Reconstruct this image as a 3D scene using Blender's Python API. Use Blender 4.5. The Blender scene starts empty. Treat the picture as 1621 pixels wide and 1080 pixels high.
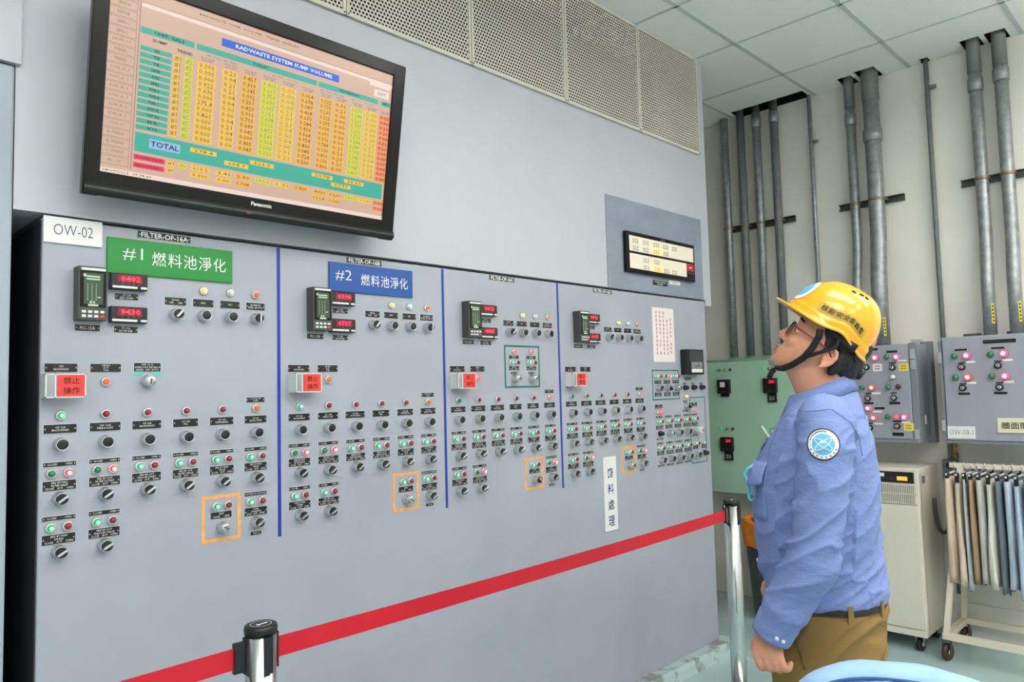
import bpy, bmesh, math, random
from mathutils import Vector, Matrix, noise
from mathutils.bvhtree import BVHTree

PI = math.pi
rnd = random.Random(7)
scene = bpy.context.scene
COL = scene.collection

# ------------------------------------------------------------------ camera
cam_d = bpy.data.cameras.new('camera')
cam_d.sensor_width = 36.0
cam_d.lens = 36.0 * 1170.85 / 1621.0
cam_d.clip_start = 0.05
cam = bpy.data.objects.new('camera', cam_d)
COL.objects.link(cam)
_r = Vector((0.70447269, -0.70925825, -0.02590287))
_f = Vector((0.70914501, 0.7019391, 0.06629362))
_u = Vector((-0.02883706, -0.06507093, 0.99746388))
cam.matrix_world = Matrix(((_r.x, _u.x, -_f.x, 0.0), (_r.y, _u.y, -_f.y, -2.175),
                           (_r.z, _u.z, -_f.z, 1.47), (0, 0, 0, 1)))
scene.camera = cam

# ------------------------------------------------------------------ world, exposure
world = bpy.data.worlds.new('world')
scene.world = world
world.use_nodes = True
world.node_tree.nodes['Background'].inputs[0].default_value = (0.80, 0.90, 1.0, 1)
world.node_tree.nodes['Background'].inputs[1].default_value = 0.05
scene.view_settings.view_transform = 'Standard'
scene.view_settings.look = 'None'
scene.view_settings.exposure = 0.0
scene.view_settings.gamma = 1.0
scene.view_settings.use_curve_mapping = False
LIGHT = 9.4          # brightness of the ceiling luminaires' diffusers

# ------------------------------------------------------------------ materials
def lin(c):
    return tuple(((v / 255) / 12.92 if v / 255 <= 0.04045 else ((v / 255 + 0.055) / 1.055) ** 2.4) for v in c) + (1.0,)

def mat(name, rgb, rough=0.5, metal=0.0, var=0.0, scale=6.0, bump=0.0, bscale=40.0, emit=None, estr=0.0,
        rvar=0.0, spec=0.5, trans=0.0, sss=0.0, stretch=None, detail=4.0, coat=0.0, rgb2=None, patch=None):
    m = bpy.data.materials.new(name)
    m.use_nodes = True
    nt = m.node_tree
    b = nt.nodes['Principled BSDF']
    L = nt.links.new
    b.inputs['Base Color'].default_value = lin(rgb)
    b.inputs['Roughness'].default_value = rough
    b.inputs['Metallic'].default_value = metal
    b.inputs['Specular IOR Level'].default_value = spec
    if trans:
        b.inputs['Transmission Weight'].default_value = trans
    if coat:
        b.inputs['Coat Weight'].default_value = coat
        b.inputs['Coat Roughness'].default_value = 0.08
    if sss:
        b.inputs['Subsurface Weight'].default_value = sss
        b.inputs['Subsurface Radius'].default_value = (0.012, 0.004, 0.002)
        b.inputs['Subsurface Scale'].default_value = 0.6
    if emit:
        b.inputs['Emission Color'].default_value = lin(emit)
        b.inputs['Emission Strength'].default_value = estr
    if var or bump or rvar or rgb2:
        tc = nt.nodes.new('ShaderNodeTexCoord')
        mp = nt.nodes.new('ShaderNodeMapping')
        L(tc.outputs['Object'], mp.inputs['Vector'])
        if stretch:
            mp.inputs['Scale'].default_value = stretch
        n1 = nt.nodes.new('ShaderNodeTexNoise')
        n1.inputs['Scale'].default_value = scale
        n1.inputs['Detail'].default_value = detail
        n1.inputs['Roughness'].default_value = 0.6
        L(mp.outputs['Vector'], n1.inputs['Vector'])
        if var or rgb2:
            cr = nt.nodes.new('ShaderNodeValToRGB')
            lo = tuple(max(0, v * (1 - var)) for v in rgb)
            hi = tuple(min(255, v * (1 + var)) for v in rgb)
            if rgb2:
                lo, hi = rgb, rgb2
            e = cr.color_ramp.elements
            e[0].position, e[1].position = patch or (0.3, 0.7)
            e[0].color, e[1].color = lin(lo), lin(hi)
            L(n1.outputs['Fac'], cr.inputs['Fac'])
            L(cr.outputs['Color'], b.inputs['Base Color'])
        if rvar:
            mr = nt.nodes.new('ShaderNodeMapRange')
            mr.inputs['From Min'].default_value = 0.3
            mr.inputs['From Max'].default_value = 0.7
            mr.inputs['To Min'].default_value = max(0.02, rough - rvar)
            mr.inputs['To Max'].default_value = min(1, rough + rvar)
            L(n1.outputs['Fac'], mr.inputs['Value'])
            L(mr.outputs['Result'], b.inputs['Roughness'])
        if bump:
            n2 = nt.nodes.new('ShaderNodeTexNoise')
            n2.inputs['Scale'].default_value = bscale
            n2.inputs['Detail'].default_value = 3.0
            L(mp.outputs['Vector'], n2.inputs['Vector'])
            bp = nt.nodes.new('ShaderNodeBump')
            bp.inputs['Strength'].default_value = bump
            bp.inputs['Distance'].default_value = 0.01
            L(n2.outputs['Fac'], bp.inputs['Height'])
            L(bp.outputs['Normal'], b.inputs['Normal'])
    return m

M = {}
def dm(key, *a, **k):
    M[key] = mat(key, *a, **k)

dm('panel_paint', (166, 171, 182), 0.42, var=0.03, scale=2.2, rvar=0.05, bump=0.05, bscale=25)
dm('wall_paint', (190, 191, 200), 0.42, var=0.02, scale=2.0, rvar=0.05, bump=0.10, bscale=7)
dm('steel_blue', (158, 170, 182), 0.45, var=0.03, scale=3)
dm('patch_paint', (140, 149, 165), 0.38, var=0.06, scale=3.5, rvar=0.06, stretch=(1, 1, 2.2))
dm('cream_wall', (234, 230, 220), 0.6, var=0.02, scale=2.5, bump=0.06, bscale=14)
dm('rear_wall', (232, 232, 230), 0.7, var=0.02, scale=2)
dm('tile_white', (240, 242, 242), 0.85, var=0.02, scale=120, bump=0.25, bscale=160)
dm('grid_bar', (192, 202, 203), 0.5)
dm('void_shade', (16, 17, 18), 0.9)  # near-black: the shade of unlit hollows put into the colour
dm('floor_epoxy', (172, 198, 198), 0.22, var=0.05, scale=1.8, rvar=0.07, bump=0.02, bscale=9)
dm('curb_paint', (178, 200, 200), 0.5, rgb2=(138, 144, 142), scale=9, patch=(0.52, 0.60), bump=0.3, bscale=22)
dm('grille_cream', (212, 207, 194), 0.5, var=0.02, scale=4)
dm('black_gloss', (8, 8, 9), 0.22, spec=0.3)
dm('black_plastic', (22, 23, 25), 0.4)
dm('black_soft', (14, 14, 15), 0.55)
dm('dark_grey', (66, 68, 66), 0.45)
dm('chrome', (208, 210, 208), 0.18, metal=1.0)
dm('gap_shade', (44, 46, 50), 0.6)
dm('ring_grey', (206, 209, 212), 0.26, metal=0.75)
dm('lamp_chrome', (222, 223, 225), 0.2, metal=0.75)
dm('white_print', (238, 238, 234), 0.6)
dm('tag_white', (222, 224, 222), 0.5)
dm('sign_white', (232, 232, 230), 0.4)
dm('sign_green', (18, 136, 52), 0.35)
dm('sign_blue', (20, 80, 158), 0.35)
dm('sign_ink', (52, 60, 96), 0.6)
dm('ink_blue', (28, 66, 128), 0.6)
dm('ink_dark', (34, 26, 22), 0.6)
dm('tape_blue', (18, 52, 158), 0.5, var=0.06, scale=30)
dm('tape_orange', (236, 170, 98), 0.6, var=0.07, scale=35)
dm('tape_green', (12, 112, 96), 0.5, var=0.05, scale=30)
dm('sign_red', (236, 62, 54), 0.5)
dm('ink_maroon', (74, 22, 16), 0.6)
dm('clear_plastic', (214, 220, 222), 0.12, trans=0.6)
dm('teal_strip', (70, 205, 180), 0.5)
dm('lamp_green', (24, 128, 74), 0.12, coat=0.5)
dm('lamp_green_lit', (14, 120, 66), 0.12, coat=0.5, emit=(24, 190, 104), estr=0.7)
dm('hot_green_lit', (120, 255, 190), 0.2, emit=(140, 255, 200), estr=1.2)
dm('lamp_red', (150, 24, 40), 0.12, coat=0.5)
dm('lamp_red_lit', (220, 40, 50), 0.2, emit=(255, 50, 66), estr=1.7)
dm('hot_red_lit', (255, 200, 190), 0.2, emit=(255, 150, 140), estr=3.5)
dm('lamp_orange', (238, 108, 42), 0.14, coat=0.5, emit=(255, 110, 40), estr=0.15)
dm('lamp_yellow_lit', (236, 180, 70), 0.2, emit=(250, 184, 70), estr=0.7)
dm('hot_yellow_lit', (255, 230, 150), 0.2, emit=(255, 232, 160), estr=1.6)
dm('lamp_white', (226, 226, 218), 0.18, coat=0.5)
dm('lamp_rose', (236, 96, 90), 0.2, emit=(255, 110, 96), estr=0.5)
dm('lamp_dark', (70, 20, 24), 0.15, coat=0.5)
dm('lamp_pink_lit', (235, 50, 100), 0.2, emit=(255, 60, 112), estr=2.0)
dm('hot_pink_lit', (255, 190, 200), 0.2, emit=(255, 150, 165), estr=5.0)
dm('led_red', (255, 40, 70), 0.5, emit=(255, 62, 92), estr=1.6)
dm('led_bg', (120, 10, 26), 0.3, emit=(150, 8, 30), estr=0.35)
dm('lcd_green', (52, 74, 56), 0.2, emit=(70, 100, 74), estr=0.12)
dm('lcd_mark', (168, 190, 160), 0.4, emit=(170, 200, 170), estr=0.2)
dm('notice_white', (236, 226, 224), 0.6)
dm('notice_red', (206, 74, 70), 0.6)
dm('annun_cream', (226, 218, 198), 0.4, emit=(236, 226, 204), estr=0.16)
dm('annun_lit', (255, 190, 130), 0.4, emit=(255, 190, 130), estr=0.8)
dm('annun_red', (168, 26, 44), 0.3, emit=(168, 26, 44), estr=0.3)
dm('annun_ink', (150, 128, 104), 0.6)
# television picture: an emitting screen
def scr(key, rgb, s=0.92):
    dm(key, (6, 6, 6), 0.25, emit=rgb, estr=s)
scr('scr_bg', (216, 180, 158)); scr('scr_light', (246, 222, 208)); scr('scr_teal', (58, 180, 158))
scr('scr_blue', (14, 96, 226)); scr('scr_white', (240, 244, 255)); scr('scr_dark', (44, 34, 30))
scr('scr_yellow', (252, 204, 66)); scr('scr_amber', (250, 186, 60)); scr('scr_lime', (222, 222, 44))
scr('scr_orange', (250, 140, 84)); scr('scr_red', (236, 52, 96)); scr('scr_sky', (150, 196, 240))
scr('scr_bluetext', (70, 90, 200)); scr('scr_line', (150, 118, 104)); scr('scr_brown', (98, 66, 20))
scr('scr_olive', (120, 160, 70))
# back wall
dm('galv', (152, 155, 157), 0.42, metal=0.55, var=0.14, scale=26, rvar=0.10, detail=8)
dm('galv_dull', (120, 123, 123), 0.6, metal=0.25, var=0.08, scale=14)
dm('strut', (84, 86, 84), 0.5, metal=0.6, var=0.1, scale=20)
dm('clamp', (158, 146, 116), 0.45, metal=0.6, rgb2=(122, 104, 78), scale=60)
dm('cabinet_green', (166, 204, 178), 0.45, var=0.02, scale=3)
dm('cabinet_edge', (122, 168, 138), 0.5)
dm('box_grey', (154, 158, 168), 0.45, var=0.025, scale=4)
dm('box_edge', (124, 129, 137), 0.5)
dm('beige', (222, 216, 200), 0.5, var=0.015, scale=3)
dm('beige_dark', (128, 124, 112), 0.55)
dm('amber_lcd', (250, 184, 70), 0.3, emit=(250, 176, 60), estr=0.7)
dm('sticker_yellow', (232, 214, 70), 0.6)
dm('sticker_tan', (226, 218, 190), 0.6)
dm('rack_cream', (224, 214, 196), 0.45)
dm('wheel_maroon', (66, 38, 36), 0.45)
dm('rubber', (30, 30, 32), 0.6)
dm('brass', (176, 140, 88), 0.4, metal=0.7)
dm('hose', (88, 86, 80), 0.5)
dm('bin_dark', (66, 74, 72), 0.4, var=0.08, scale=6)
dm('bag_orange', (240, 138, 36), 0.35, var=0.08, scale=18, bump=0.5, bscale=30)
dm('belt_red', (198, 14, 38), 0.55, var=0.04, scale=3, bump=0.1, bscale=200)
dm('chair_blue', (150, 186, 224), 0.75, var=0.03, scale=7, bump=0.5, bscale=18)
dm('chair_seam', (40, 84, 148), 0.7)
dm('diffuser', (250, 252, 255), 0.5, emit=(255, 252, 246), estr=LIGHT)
# person
dm('skin', (212, 152, 122), 0.5, var=0.04, scale=18, sss=0.12, spec=0.4)
dm('lip', (176, 98, 92), 0.45)
dm('hair', (16, 15, 16), 0.6, bump=0.6, bscale=90, stretch=(1, 1, 0.3))
dm('eye_white', (230, 226, 220), 0.2)
dm('shirt', (122, 140, 192), 0.85, var=0.03, scale=9, bump=0.42, bscale=24, spec=0.2, stretch=(1, 1, 2.2))
dm('shirt_seam', (98, 116, 170), 0.85)
dm('trousers', (140, 112, 66), 0.8, var=0.05, scale=7, bump=0.08, bscale=300, spec=0.2)
dm('trouser_seam', (92, 72, 42), 0.8)
dm('helmet', (246, 172, 4), 0.16, coat=0.6)
dm('helmet_label', (196, 162, 52), 0.5)
dm('patch_sky', (88, 178, 226), 0.6)
dm('mask_cyan', (104, 196, 232), 0.6)
dm('glasses_red', (132, 34, 44), 0.25)
dm('lens', (235, 240, 242), 0.05, trans=0.9)
dm('strap_black', (16, 16, 18), 0.7)
dm('cup_grey', (150, 152, 150), 0.35, trans=0.2)
cloths = dict(tan=(208, 188, 168), tan2=(214, 194, 174), greyblue=(178, 186, 188), brown=(164, 138, 110),
              grey=(184, 184, 178), offwhite=(220, 216, 204), slate=(108, 118, 130), blue=(174, 190, 206),
              paleblue=(176, 194, 212), towel=(190, 184, 170))
for k_, v_ in cloths.items():
    dm('cloth_' + k_, v_, 0.9, var=0.13, scale=14, stretch=(1, 6, 0.35), bump=0.35, bscale=60, spec=0.15)

# ------------------------------------------------------------------ mesh helpers
WO = {}          # accumulated origin of every object that can be a parent

def link(o, parent=None):
    COL.objects.link(o)
    if parent is not None:
        o.parent = parent
    return o

class MB:
    def __init__(s):
        s.v, s.f, s.sm = [], [], []
    def add(s, vs, fs, smooth=False):
        n = len(s.v)
        s.v += [Vector(p) for p in vs]
        s.f += [tuple(i + n for i in q) for q in fs]
        s.sm += [smooth] * len(fs)
        return s
    def box(s, x0, x1, y0, y1, z0, z1, bev=0.0):
        if bev <= 0:
            vs = [(x, y, z) for x in (x0, x1) for y in (y0, y1) for z in (z0, z1)]
            return s.add(vs, [(0, 1, 3, 2), (4, 6, 7, 5), (0, 4, 5, 1), (2, 3, 7, 6), (0, 2, 6, 4), (1, 5, 7, 3)])
        bm = bmesh.new()
        bmesh.ops.create_cube(bm, size=1.0)
        for v in bm.verts:
            v.co = Vector(((x0 + x1) / 2 + v.co.x * (x1 - x0), (y0 + y1) / 2 + v.co.y * (y1 - y0), (z0 + z1) / 2 + v.co.z * (z1 - z0)))
        bmesh.ops.bevel(bm, geom=bm.edges[:], offset=bev, segments=2, affect='EDGES', profile=0.5)
        bm.verts.index_update()
        s.add([v.co.copy() for v in bm.verts], [tuple(v.index for v in f.verts) for f in bm.faces])
        bm.free()
        return s
    def obox(s, c, dx, dy, dz, hx, hy, hz):
        c, dx, dy, dz = Vector(c), Vector(dx).normalized(), Vector(dy).normalized(), Vector(dz).normalized()
        vs = [c + dx * hx * a + dy * hy * b + dz * hz * g for a in (-1, 1) for b in (-1, 1) for g in (-1, 1)]
        return s.add(vs, [(0, 1, 3, 2), (4, 6, 7, 5), (0, 4, 5, 1), (2, 3, 7, 6), (0, 2, 6, 4), (1, 5, 7, 3)])
    def lathe(s, c, ax, prof, n=20, smooth=True):
        """prof: (distance along ax, radius) list; capped when the radius at an end is not zero"""
        c, ax = Vector(c), Vector(ax).normalized()
        p = ax.orthogonal().normalized(); q = ax.cross(p)
        vs, fs = [], []
        for d, r in prof:
            for i in range(n):
                a = 2 * PI * i / n
                vs.append(c + ax * d + (p * math.cos(a) + q * math.sin(a)) * r)
        for k in range(len(prof) - 1):
            for i in range(n):
                j = (i + 1) % n
                fs.append((k * n + i, k * n + j, (k + 1) * n + j, (k + 1) * n + i))
        s.add(vs, fs, smooth)
        base = len(s.v) - len(vs)
        s.f.append(tuple(base + i for i in reversed(range(n)))); s.sm.append(False)
        s.f.append(tuple(base + (len(prof) - 1) * n + i for i in range(n))); s.sm.append(False)
        return s
    def tube(s, pts, r, n=10, smooth=True, rz=None, caps=True, ref=None):
        """pts path, r radius or list of radii; rz optional second radius list (flattened)"""
        pts = [Vector(p) for p in pts]
        m = len(pts)
        rs = r if isinstance(r, (list, tuple)) else [r] * m
        rq = rz if isinstance(rz, (list, tuple)) else ([rz] * m if rz else rs)
        T = []
        for i in range(m):
            a, b = pts[max(0, i - 1)], pts[min(m - 1, i + 1)]
            T.append((b - a).normalized())
        ref = Vector(ref) if ref else (Vector((0, 0, 1)) if abs(T[0].z) < 0.9 else Vector((0, 1, 0)))
        P = (ref - T[0] * ref.dot(T[0])).normalized()
        vs, fs = [], []
        for i in range(m):
            P = (P - T[i] * P.dot(T[i])).normalized()
            Q = T[i].cross(P)
            for k in range(n):
                a = 2 * PI * k / n
                vs.append(pts[i] + P * math.cos(a) * rs[i] + Q * math.sin(a) * rq[i])
        for i in range(m - 1):
            for k in range(n):
                l = (k + 1) % n
                fs.append((i * n + k, i * n + l, (i + 1) * n + l, (i + 1) * n + k))
        if caps:
            fs.append(tuple(reversed(range(n))))
            fs.append(tuple((m - 1) * n + k for k in range(n)))
        return s.add(vs, fs, smooth)
    def rings(s, R, smooth=True, caps=True):
        n = len(R[0]); vs = [p for r in R for p in r]; fs = []
        for i in range(len(R) - 1):
            for k in range(n):
                l = (k + 1) % n
                fs.append((i * n + k, i * n + l, (i + 1) * n + l, (i + 1) * n + k))
        if caps:
            fs.append(tuple(reversed(range(n))))
            fs.append(tuple((len(R) - 1) * n + k for k in range(n)))
        return s.add(vs, fs, smooth)
    def ell(s, c, r, rot=None, nu=16, nv=10):
        c = Vector(c); vs, fs = [], []
        for j in range(1, nv):
            t = PI * j / nv
            for i in range(nu):
                a = 2 * PI * i / nu
                p = Vector((r[0] * math.sin(t) * math.cos(a), r[1] * math.sin(t) * math.sin(a), r[2] * math.cos(t)))
                vs.append(c + (rot @ p if rot else p))
        vs.append(c + (rot @ Vector((0, 0, r[2])) if rot else Vector((0, 0, r[2]))))
        vs.append(c - (rot @ Vector((0, 0, r[2])) if rot else Vector((0, 0, r[2]))))
        tp, bt = len(vs) - 2, len(vs) - 1
        for j in range(nv - 2):
            for i in range(nu):
                k = (i + 1) % nu
                fs.append((j * nu + i, (j + 1) * nu + i, (j + 1) * nu + k, j * nu + k))
        for i in range(nu):
            k = (i + 1) % nu
            fs.append((tp, i, k)); fs.append((bt, (nv - 2) * nu + k, (nv - 2) * nu + i))
        return s.add(vs, fs, True)
    def grid(s, fn, nu, nv, smooth=True, flip=False):
        vs = [fn(i / nu, j / nv) for j in range(nv + 1) for i in range(nu + 1)]
        fs = []
        for j in range(nv):
            for i in range(nu):
                a = j * (nu + 1) + i
                q = (a, a + 1, a + nu + 2, a + nu + 1)
                fs.append(q[::-1] if flip else q)
        return s.add(vs, fs, smooth)
    def mesh(s, name, m, centre=True):
        me = bpy.data.meshes.new(name)
        if centre:
            lo = Vector([min(v[i] for v in s.v) for i in range(3)]); hi = Vector([max(v[i] for v in s.v) for i in range(3)])
            c = (lo + hi) / 2
        else:
            c = Vector((0, 0, 0))
        me.from_pydata([tuple(v - c) for v in s.v], [], s.f)
        me.polygons.foreach_set('use_smooth', s.sm)
        if m is not None:
            me.materials.append(M[m] if isinstance(m, str) else m)
        me.update()
        return me, c
    def build(s, name, m, parent=None, centre=True, **tags):
        me, c = s.mesh(name, m, centre)
        return inst(name, me, c, parent, **tags)

def inst(name, me, loc, parent=None, rot=None, **tags):
    o = bpy.data.objects.new(name, me)
    link(o, parent)
    w = WO.get(parent.name, Vector((0, 0, 0))) if parent is not None else Vector((0, 0, 0))
    o.location = Vector(loc) - w
    WO[o.name] = Vector(loc)
    if rot:
        o.rotation_euler = rot
    for k, v in tags.items():
        o[k] = v
    return o

def thing(name, label, cat, loc=(0, 0, 0), rotz=0.0, rotx=0.0, group=None, local=False):
    o = bpy.data.objects.new(name, None)
    o.empty_display_size = 0.1
    link(o)
    o.location = loc
    o.rotation_euler = (rotx, 0, rotz)
    WO[o.name] = Vector((0, 0, 0)) if (local or rotz or rotx) else Vector(loc)
    o['label'] = label
    o['category'] = cat
    if group:
        o['group'] = group
    return o

def B(name, m, parent, x0, x1, y0, y1, z0, z1, bev=0.0, **tags):
    return MB().box(x0, x1, y0, y1, z0, z1, bev).build(name, m, parent, **tags)

_TX = {}
def text_mesh(body, m, w=None, h=None, align='CENTER', space=1.0, lspace=1.0, res=1, bold=0.0):
    """lettering in the XZ plane, facing -Y, centred on the origin, fitted to w x h"""
    key = (body, m, w, h, align, space, lspace, res, bold)
    if key in _TX:
        return _TX[key]
    c = bpy.data.curves.new('t', 'FONT')
    c.body = body; c.align_x = align; c.resolution_u = res
    c.space_character = space; c.space_line = lspace; c.offset = bold
    o = bpy.data.objects.new('t', c)
    COL.objects.link(o)
    me = bpy.data.meshes.new_from_object(o.evaluated_get(bpy.context.evaluated_depsgraph_get()))
    bpy.data.objects.remove(o); bpy.data.curves.remove(c)
    xs = [v.co.x for v in me.vertices]; ys = [v.co.y for v in me.vertices]
    cx, cy = (min(xs) + max(xs)) / 2, (min(ys) + max(ys)) / 2
    sx = w / (max(xs) - min(xs)) if w else None
    sy = h / (max(ys) - min(ys)) if h else sx
    sx = sx or sy
    for v in me.vertices:
        v.co = Vector(((v.co.x - cx) * sx, 0, (v.co.y - cy) * sy))
    me.materials.clear(); me.materials.append(M[m])
    me.name = 'lettering'
    _TX[key] = me
    return me

def text(parent, body, m, x, y, z, w=None, h=None, name='lettering', **k):
    return inst(name, text_mesh(body, m, w, h, **k), (x, y, z), parent)

# ------------------------------------------------------------------ shared control parts (front is -Y)
def _pm(name, m, fn):
    b = MB(); fn(b)
    return b.mesh(name, m, centre=False)[0]

NY = (0, -1, 0)
ME = {}
ME['lamp_ring'] = _pm('indicator_lamp', 'lamp_chrome', lambda b: b.lathe((0, 0, 0), NY, [(-0.002, 0.0132), (0.004, 0.0132), (0.008, 0.0118), (0.010, 0.0098), (0.007, 0.0080)], 18))
ME['lamp_socket'] = _pm('indicator_lamp', 'box_edge', lambda b: b.lathe((0, 0, 0), NY, [(-0.002, 0.0096), (0.004, 0.0096), (0.006, 0.009)], 18))
_lens = [(0.004, 0.0086), (0.010, 0.0086), (0.014, 0.0076), (0.0165, 0.0052), (0.0178, 0.002)]
for k_ in ('green', 'green_lit', 'red', 'red_lit', 'orange', 'yellow_lit', 'white', 'rose', 'dark', 'pink_lit'):
    ME['lens_' + k_] = _pm('lens', 'lamp_' + k_, lambda b: b.lathe((0, 0, 0), NY, _lens, 16))
    if k_.endswith('lit'):           # the lit bulb shows through the middle of the lens
        me_ = ME['lens_' + k_]
        me_.materials.append(M['hot_' + k_])
        for p_ in me_.polygons:
            if p_.center.y < -0.0160: p_.material_index = 1
ME['knob_ring'] = _pm('ring', 'ring_grey', lambda b: b.lathe((0, 0, 0), NY, [(-0.002, 0.0175), (0.006, 0.0175), (0.008, 0.016), (0.010, 0.0165), (0.018, 0.0165), (0.020, 0.015), (0.022, 0.0158), (0.027, 0.0155), (0.028, 0.0145), (0.0262, 0.0132)], 22))
ME['button_cap'] = _pm('button_cap', 'black_plastic', lambda b: b.lathe((0, 0, 0), NY, [(0.024, 0.0132), (0.0272, 0.0130), (0.0280, 0.012), (0.0270, 0.004)], 20))
ME['knob_cap'] = _pm('knob_cap', 'black_plastic', lambda b: b.lathe((0, 0, 0), NY, [(0.024, 0.0132), (0.034, 0.0125), (0.035, 0.0115)], 20))
ME['key_cap'] = _pm('key_cap', 'chrome', lambda b: b.lathe((0, 0, 0), NY, [(0.024, 0.0140), (0.032, 0.0135), (0.034, 0.012), (0.033, 0.004)], 20))
ME['pointer'] = _pm('pointer', 'ring_grey', lambda b: b.box(-0.0125, 0.0125, -0.041, -0.033, -0.0028, 0.0028, 0.0008))
ME['key_slot'] = _pm('key_slot', 'dark_grey', lambda b: b.box(-0.008, 0.008, -0.0348, -0.033, -0.0016, 0.0016))
ME['small_black'] = _pm('rotary_knob', 'black_plastic', lambda b: b.lathe((0, 0, 0), NY, [(-0.002, 0.014), (0.012, 0.014), (0.014, 0.011), (0.026, 0.010), (0.027, 0.009)], 18))

_TAG = {}
def tag_mesh(w, h, screws=True):
    key = (round(w, 4), round(h, 4), screws)
    if key not in _TAG:
        b = MB().box(-w / 2, w / 2, -0.0022, 0.0, -h / 2, h / 2)
        me, _ = b.mesh('nameplate', 'black_plastic', centre=False)
        r = MB().box(-w / 2 - 0.0012, w / 2 + 0.0012, -0.0012, 0.0, -h / 2 - 0.0012, h / 2 + 0.0012)
        me2, _ = r.mesh('plate_edge', 'tag_white', centre=False)
        me3 = None
        if screws:
            q = MB()
            for sx in (-1, 1):
                q.lathe((sx * (w / 2 - 0.0035), -0.0020, 0), NY, [(0, 0.0017), (0.001, 0.0013)], 8)
            me3, _ = q.mesh('screws', 'tag_white', centre=False)
        _TAG[key] = (me, me2, me3)
    return _TAG[key]

def tagplate(parent, x, z, w, h, body=None, tw=None, th=None, y=0.0, screws=True, **tk):
    me, me2, me3 = tag_mesh(w, h, screws)
    o = inst('nameplate', me, (x, y, z), parent)
    inst('plate_edge', me2, (x, y, z), o)
    if me3:
        inst('screws', me3, (x, y, z), o)
    if body:
        text(o, body, 'white_print', x, y - 0.0025, z, tw or w * 0.62, th or h * 0.62, **tk)
    return o

def lamp(parent, x, z, kind, y=0.0, s=1.0, ring='lamp_ring'):
    o = inst('indicator_lamp', ME[ring], (x, y, z), parent)
    l = inst('lens', ME['lens_' + kind], (x, y, z), o)
    if s != 1.0:
        o.scale = (s, s, s)
    return o

def button(parent, x, z, y=0.0):
    o = inst('push_button', ME['knob_ring'], (x, y, z), parent)
    inst('button_cap', ME['button_cap'], (x, y, z), o)
    return o

def selector(parent, x, z, ang=35, y=0.0, s=1.0):
    o = inst('selector_switch', ME['knob_ring'], (x, y, z), parent)
    inst('knob_cap', ME['knob_cap'], (x, y, z), o)
    inst('pointer', ME['pointer'], (x, y, z), o, rot=(0, -math.radians(ang), 0))
    if s != 1.0:
        o.scale = (s, s, s)
    return o

def keyswitch(parent, x, z, ang=-45, y=0.0):
    o = inst('key_switch', ME['knob_ring'], (x, y, z), parent)
    inst('key_cap', ME['key_cap'], (x, y, z), o)
    inst('key_slot', ME['key_slot'], (x, y, z), o, rot=(0, -math.radians(ang), 0))
    return o

def frame_mark(parent, name, m, x0, x1, z0, z1, t, label, y=-0.0008):
    b = MB()
    b.box(x0, x1, y, 0.0005, z1 - t, z1); b.box(x0, x1, y, 0.0005, z0, z0 + t)
    b.box(x0, x0 + t, y, 0.0005, z0 + t, z1 - t); b.box(x1 - t, x1, y, 0.0005, z0 + t, z1 - t)
    return b.build(name, m, parent, label=label)

def structure(o):
    o['kind'] = 'structure'
    return o

# ================================================================== the room
XW, XL, YR, YE = 4.85, -2.6, -4.6, 1.3       # right wall face, left wall face, rear wall face, end wall face
ZC = 3.37
structure(B('floor', 'floor_epoxy', None, XL - 0.1, XW + 0.1, YR - 0.1, YE + 0.1, -0.1, 0.0))
wr = structure(B('wall_right', 'cream_wall', None, XW, XW + 0.1, YR - 0.1, YE + 0.1, 0.0, 3.372))
structure(B('wall_plenum', 'void_shade', None, XW, XW + 0.1, YR - 0.1, YE + 0.1, 3.372, 3.9))  # wall above the tiles blackened so the ceiling gap looks shaded
structure(B('wall_left', 'rear_wall', None, XL - 0.1, XL, YR - 0.1, 0.9, 0.0, 3.9))
structure(B('wall_rear', 'rear_wall', None, XL, XW, YR - 0.1, YR, 0.0, 3.9))
structure(B('wall_end', 'cream_wall', None, 3.84, XW, YE, YE + 0.1, 0.0, 3.9))
structure(B('baseboard_right', 'cream_wall', None, XW - 0.012, XW, YR, YE, 0.0, 0.2, 0.004))
# wall above the control panel, with its end strip that hangs a little lower
wf = MB().box(0.425, 3.772, -0.004, 0.12, 1.957, 2.80)
wf.box(3.772, 3.838, -0.004, 0.9, 1.922, 3.9)
wf.box(0.425, 3.772, 0.12, 0.9, 1.957, 2.2)
structure(wf.build('wall_front', 'wall_paint'))
structure(B('trim_1', 'steel_blue', None, XL, 0.422, -0.012, 0.85, 0.0, 2.322, 0.006))       # steel casing beside the panel
structure(B('wall_pier', 'wall_paint', None, XL, 0.434, -0.018, 0.85, 2.328, 3.9))
structure(B('wall_cavity', 'void_shade', None, 0.424, 3.838, 0.86, 0.9, 0.0, 1.95))
cb = MB()
cb.grid(lambda u, v: Vector((0.44 + u * 3.40, [0.0, -0.058, -0.072, -0.082][round(v * 3)], [0.062, 0.060, 0.045, 0.0][round(v * 3)])), 1, 3, smooth=False)
cb.box(0.44, 3.84, 0.0, 0.84, 0.0, 0.062)
structure(cb.build('trim_2', 'curb_paint'))

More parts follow.
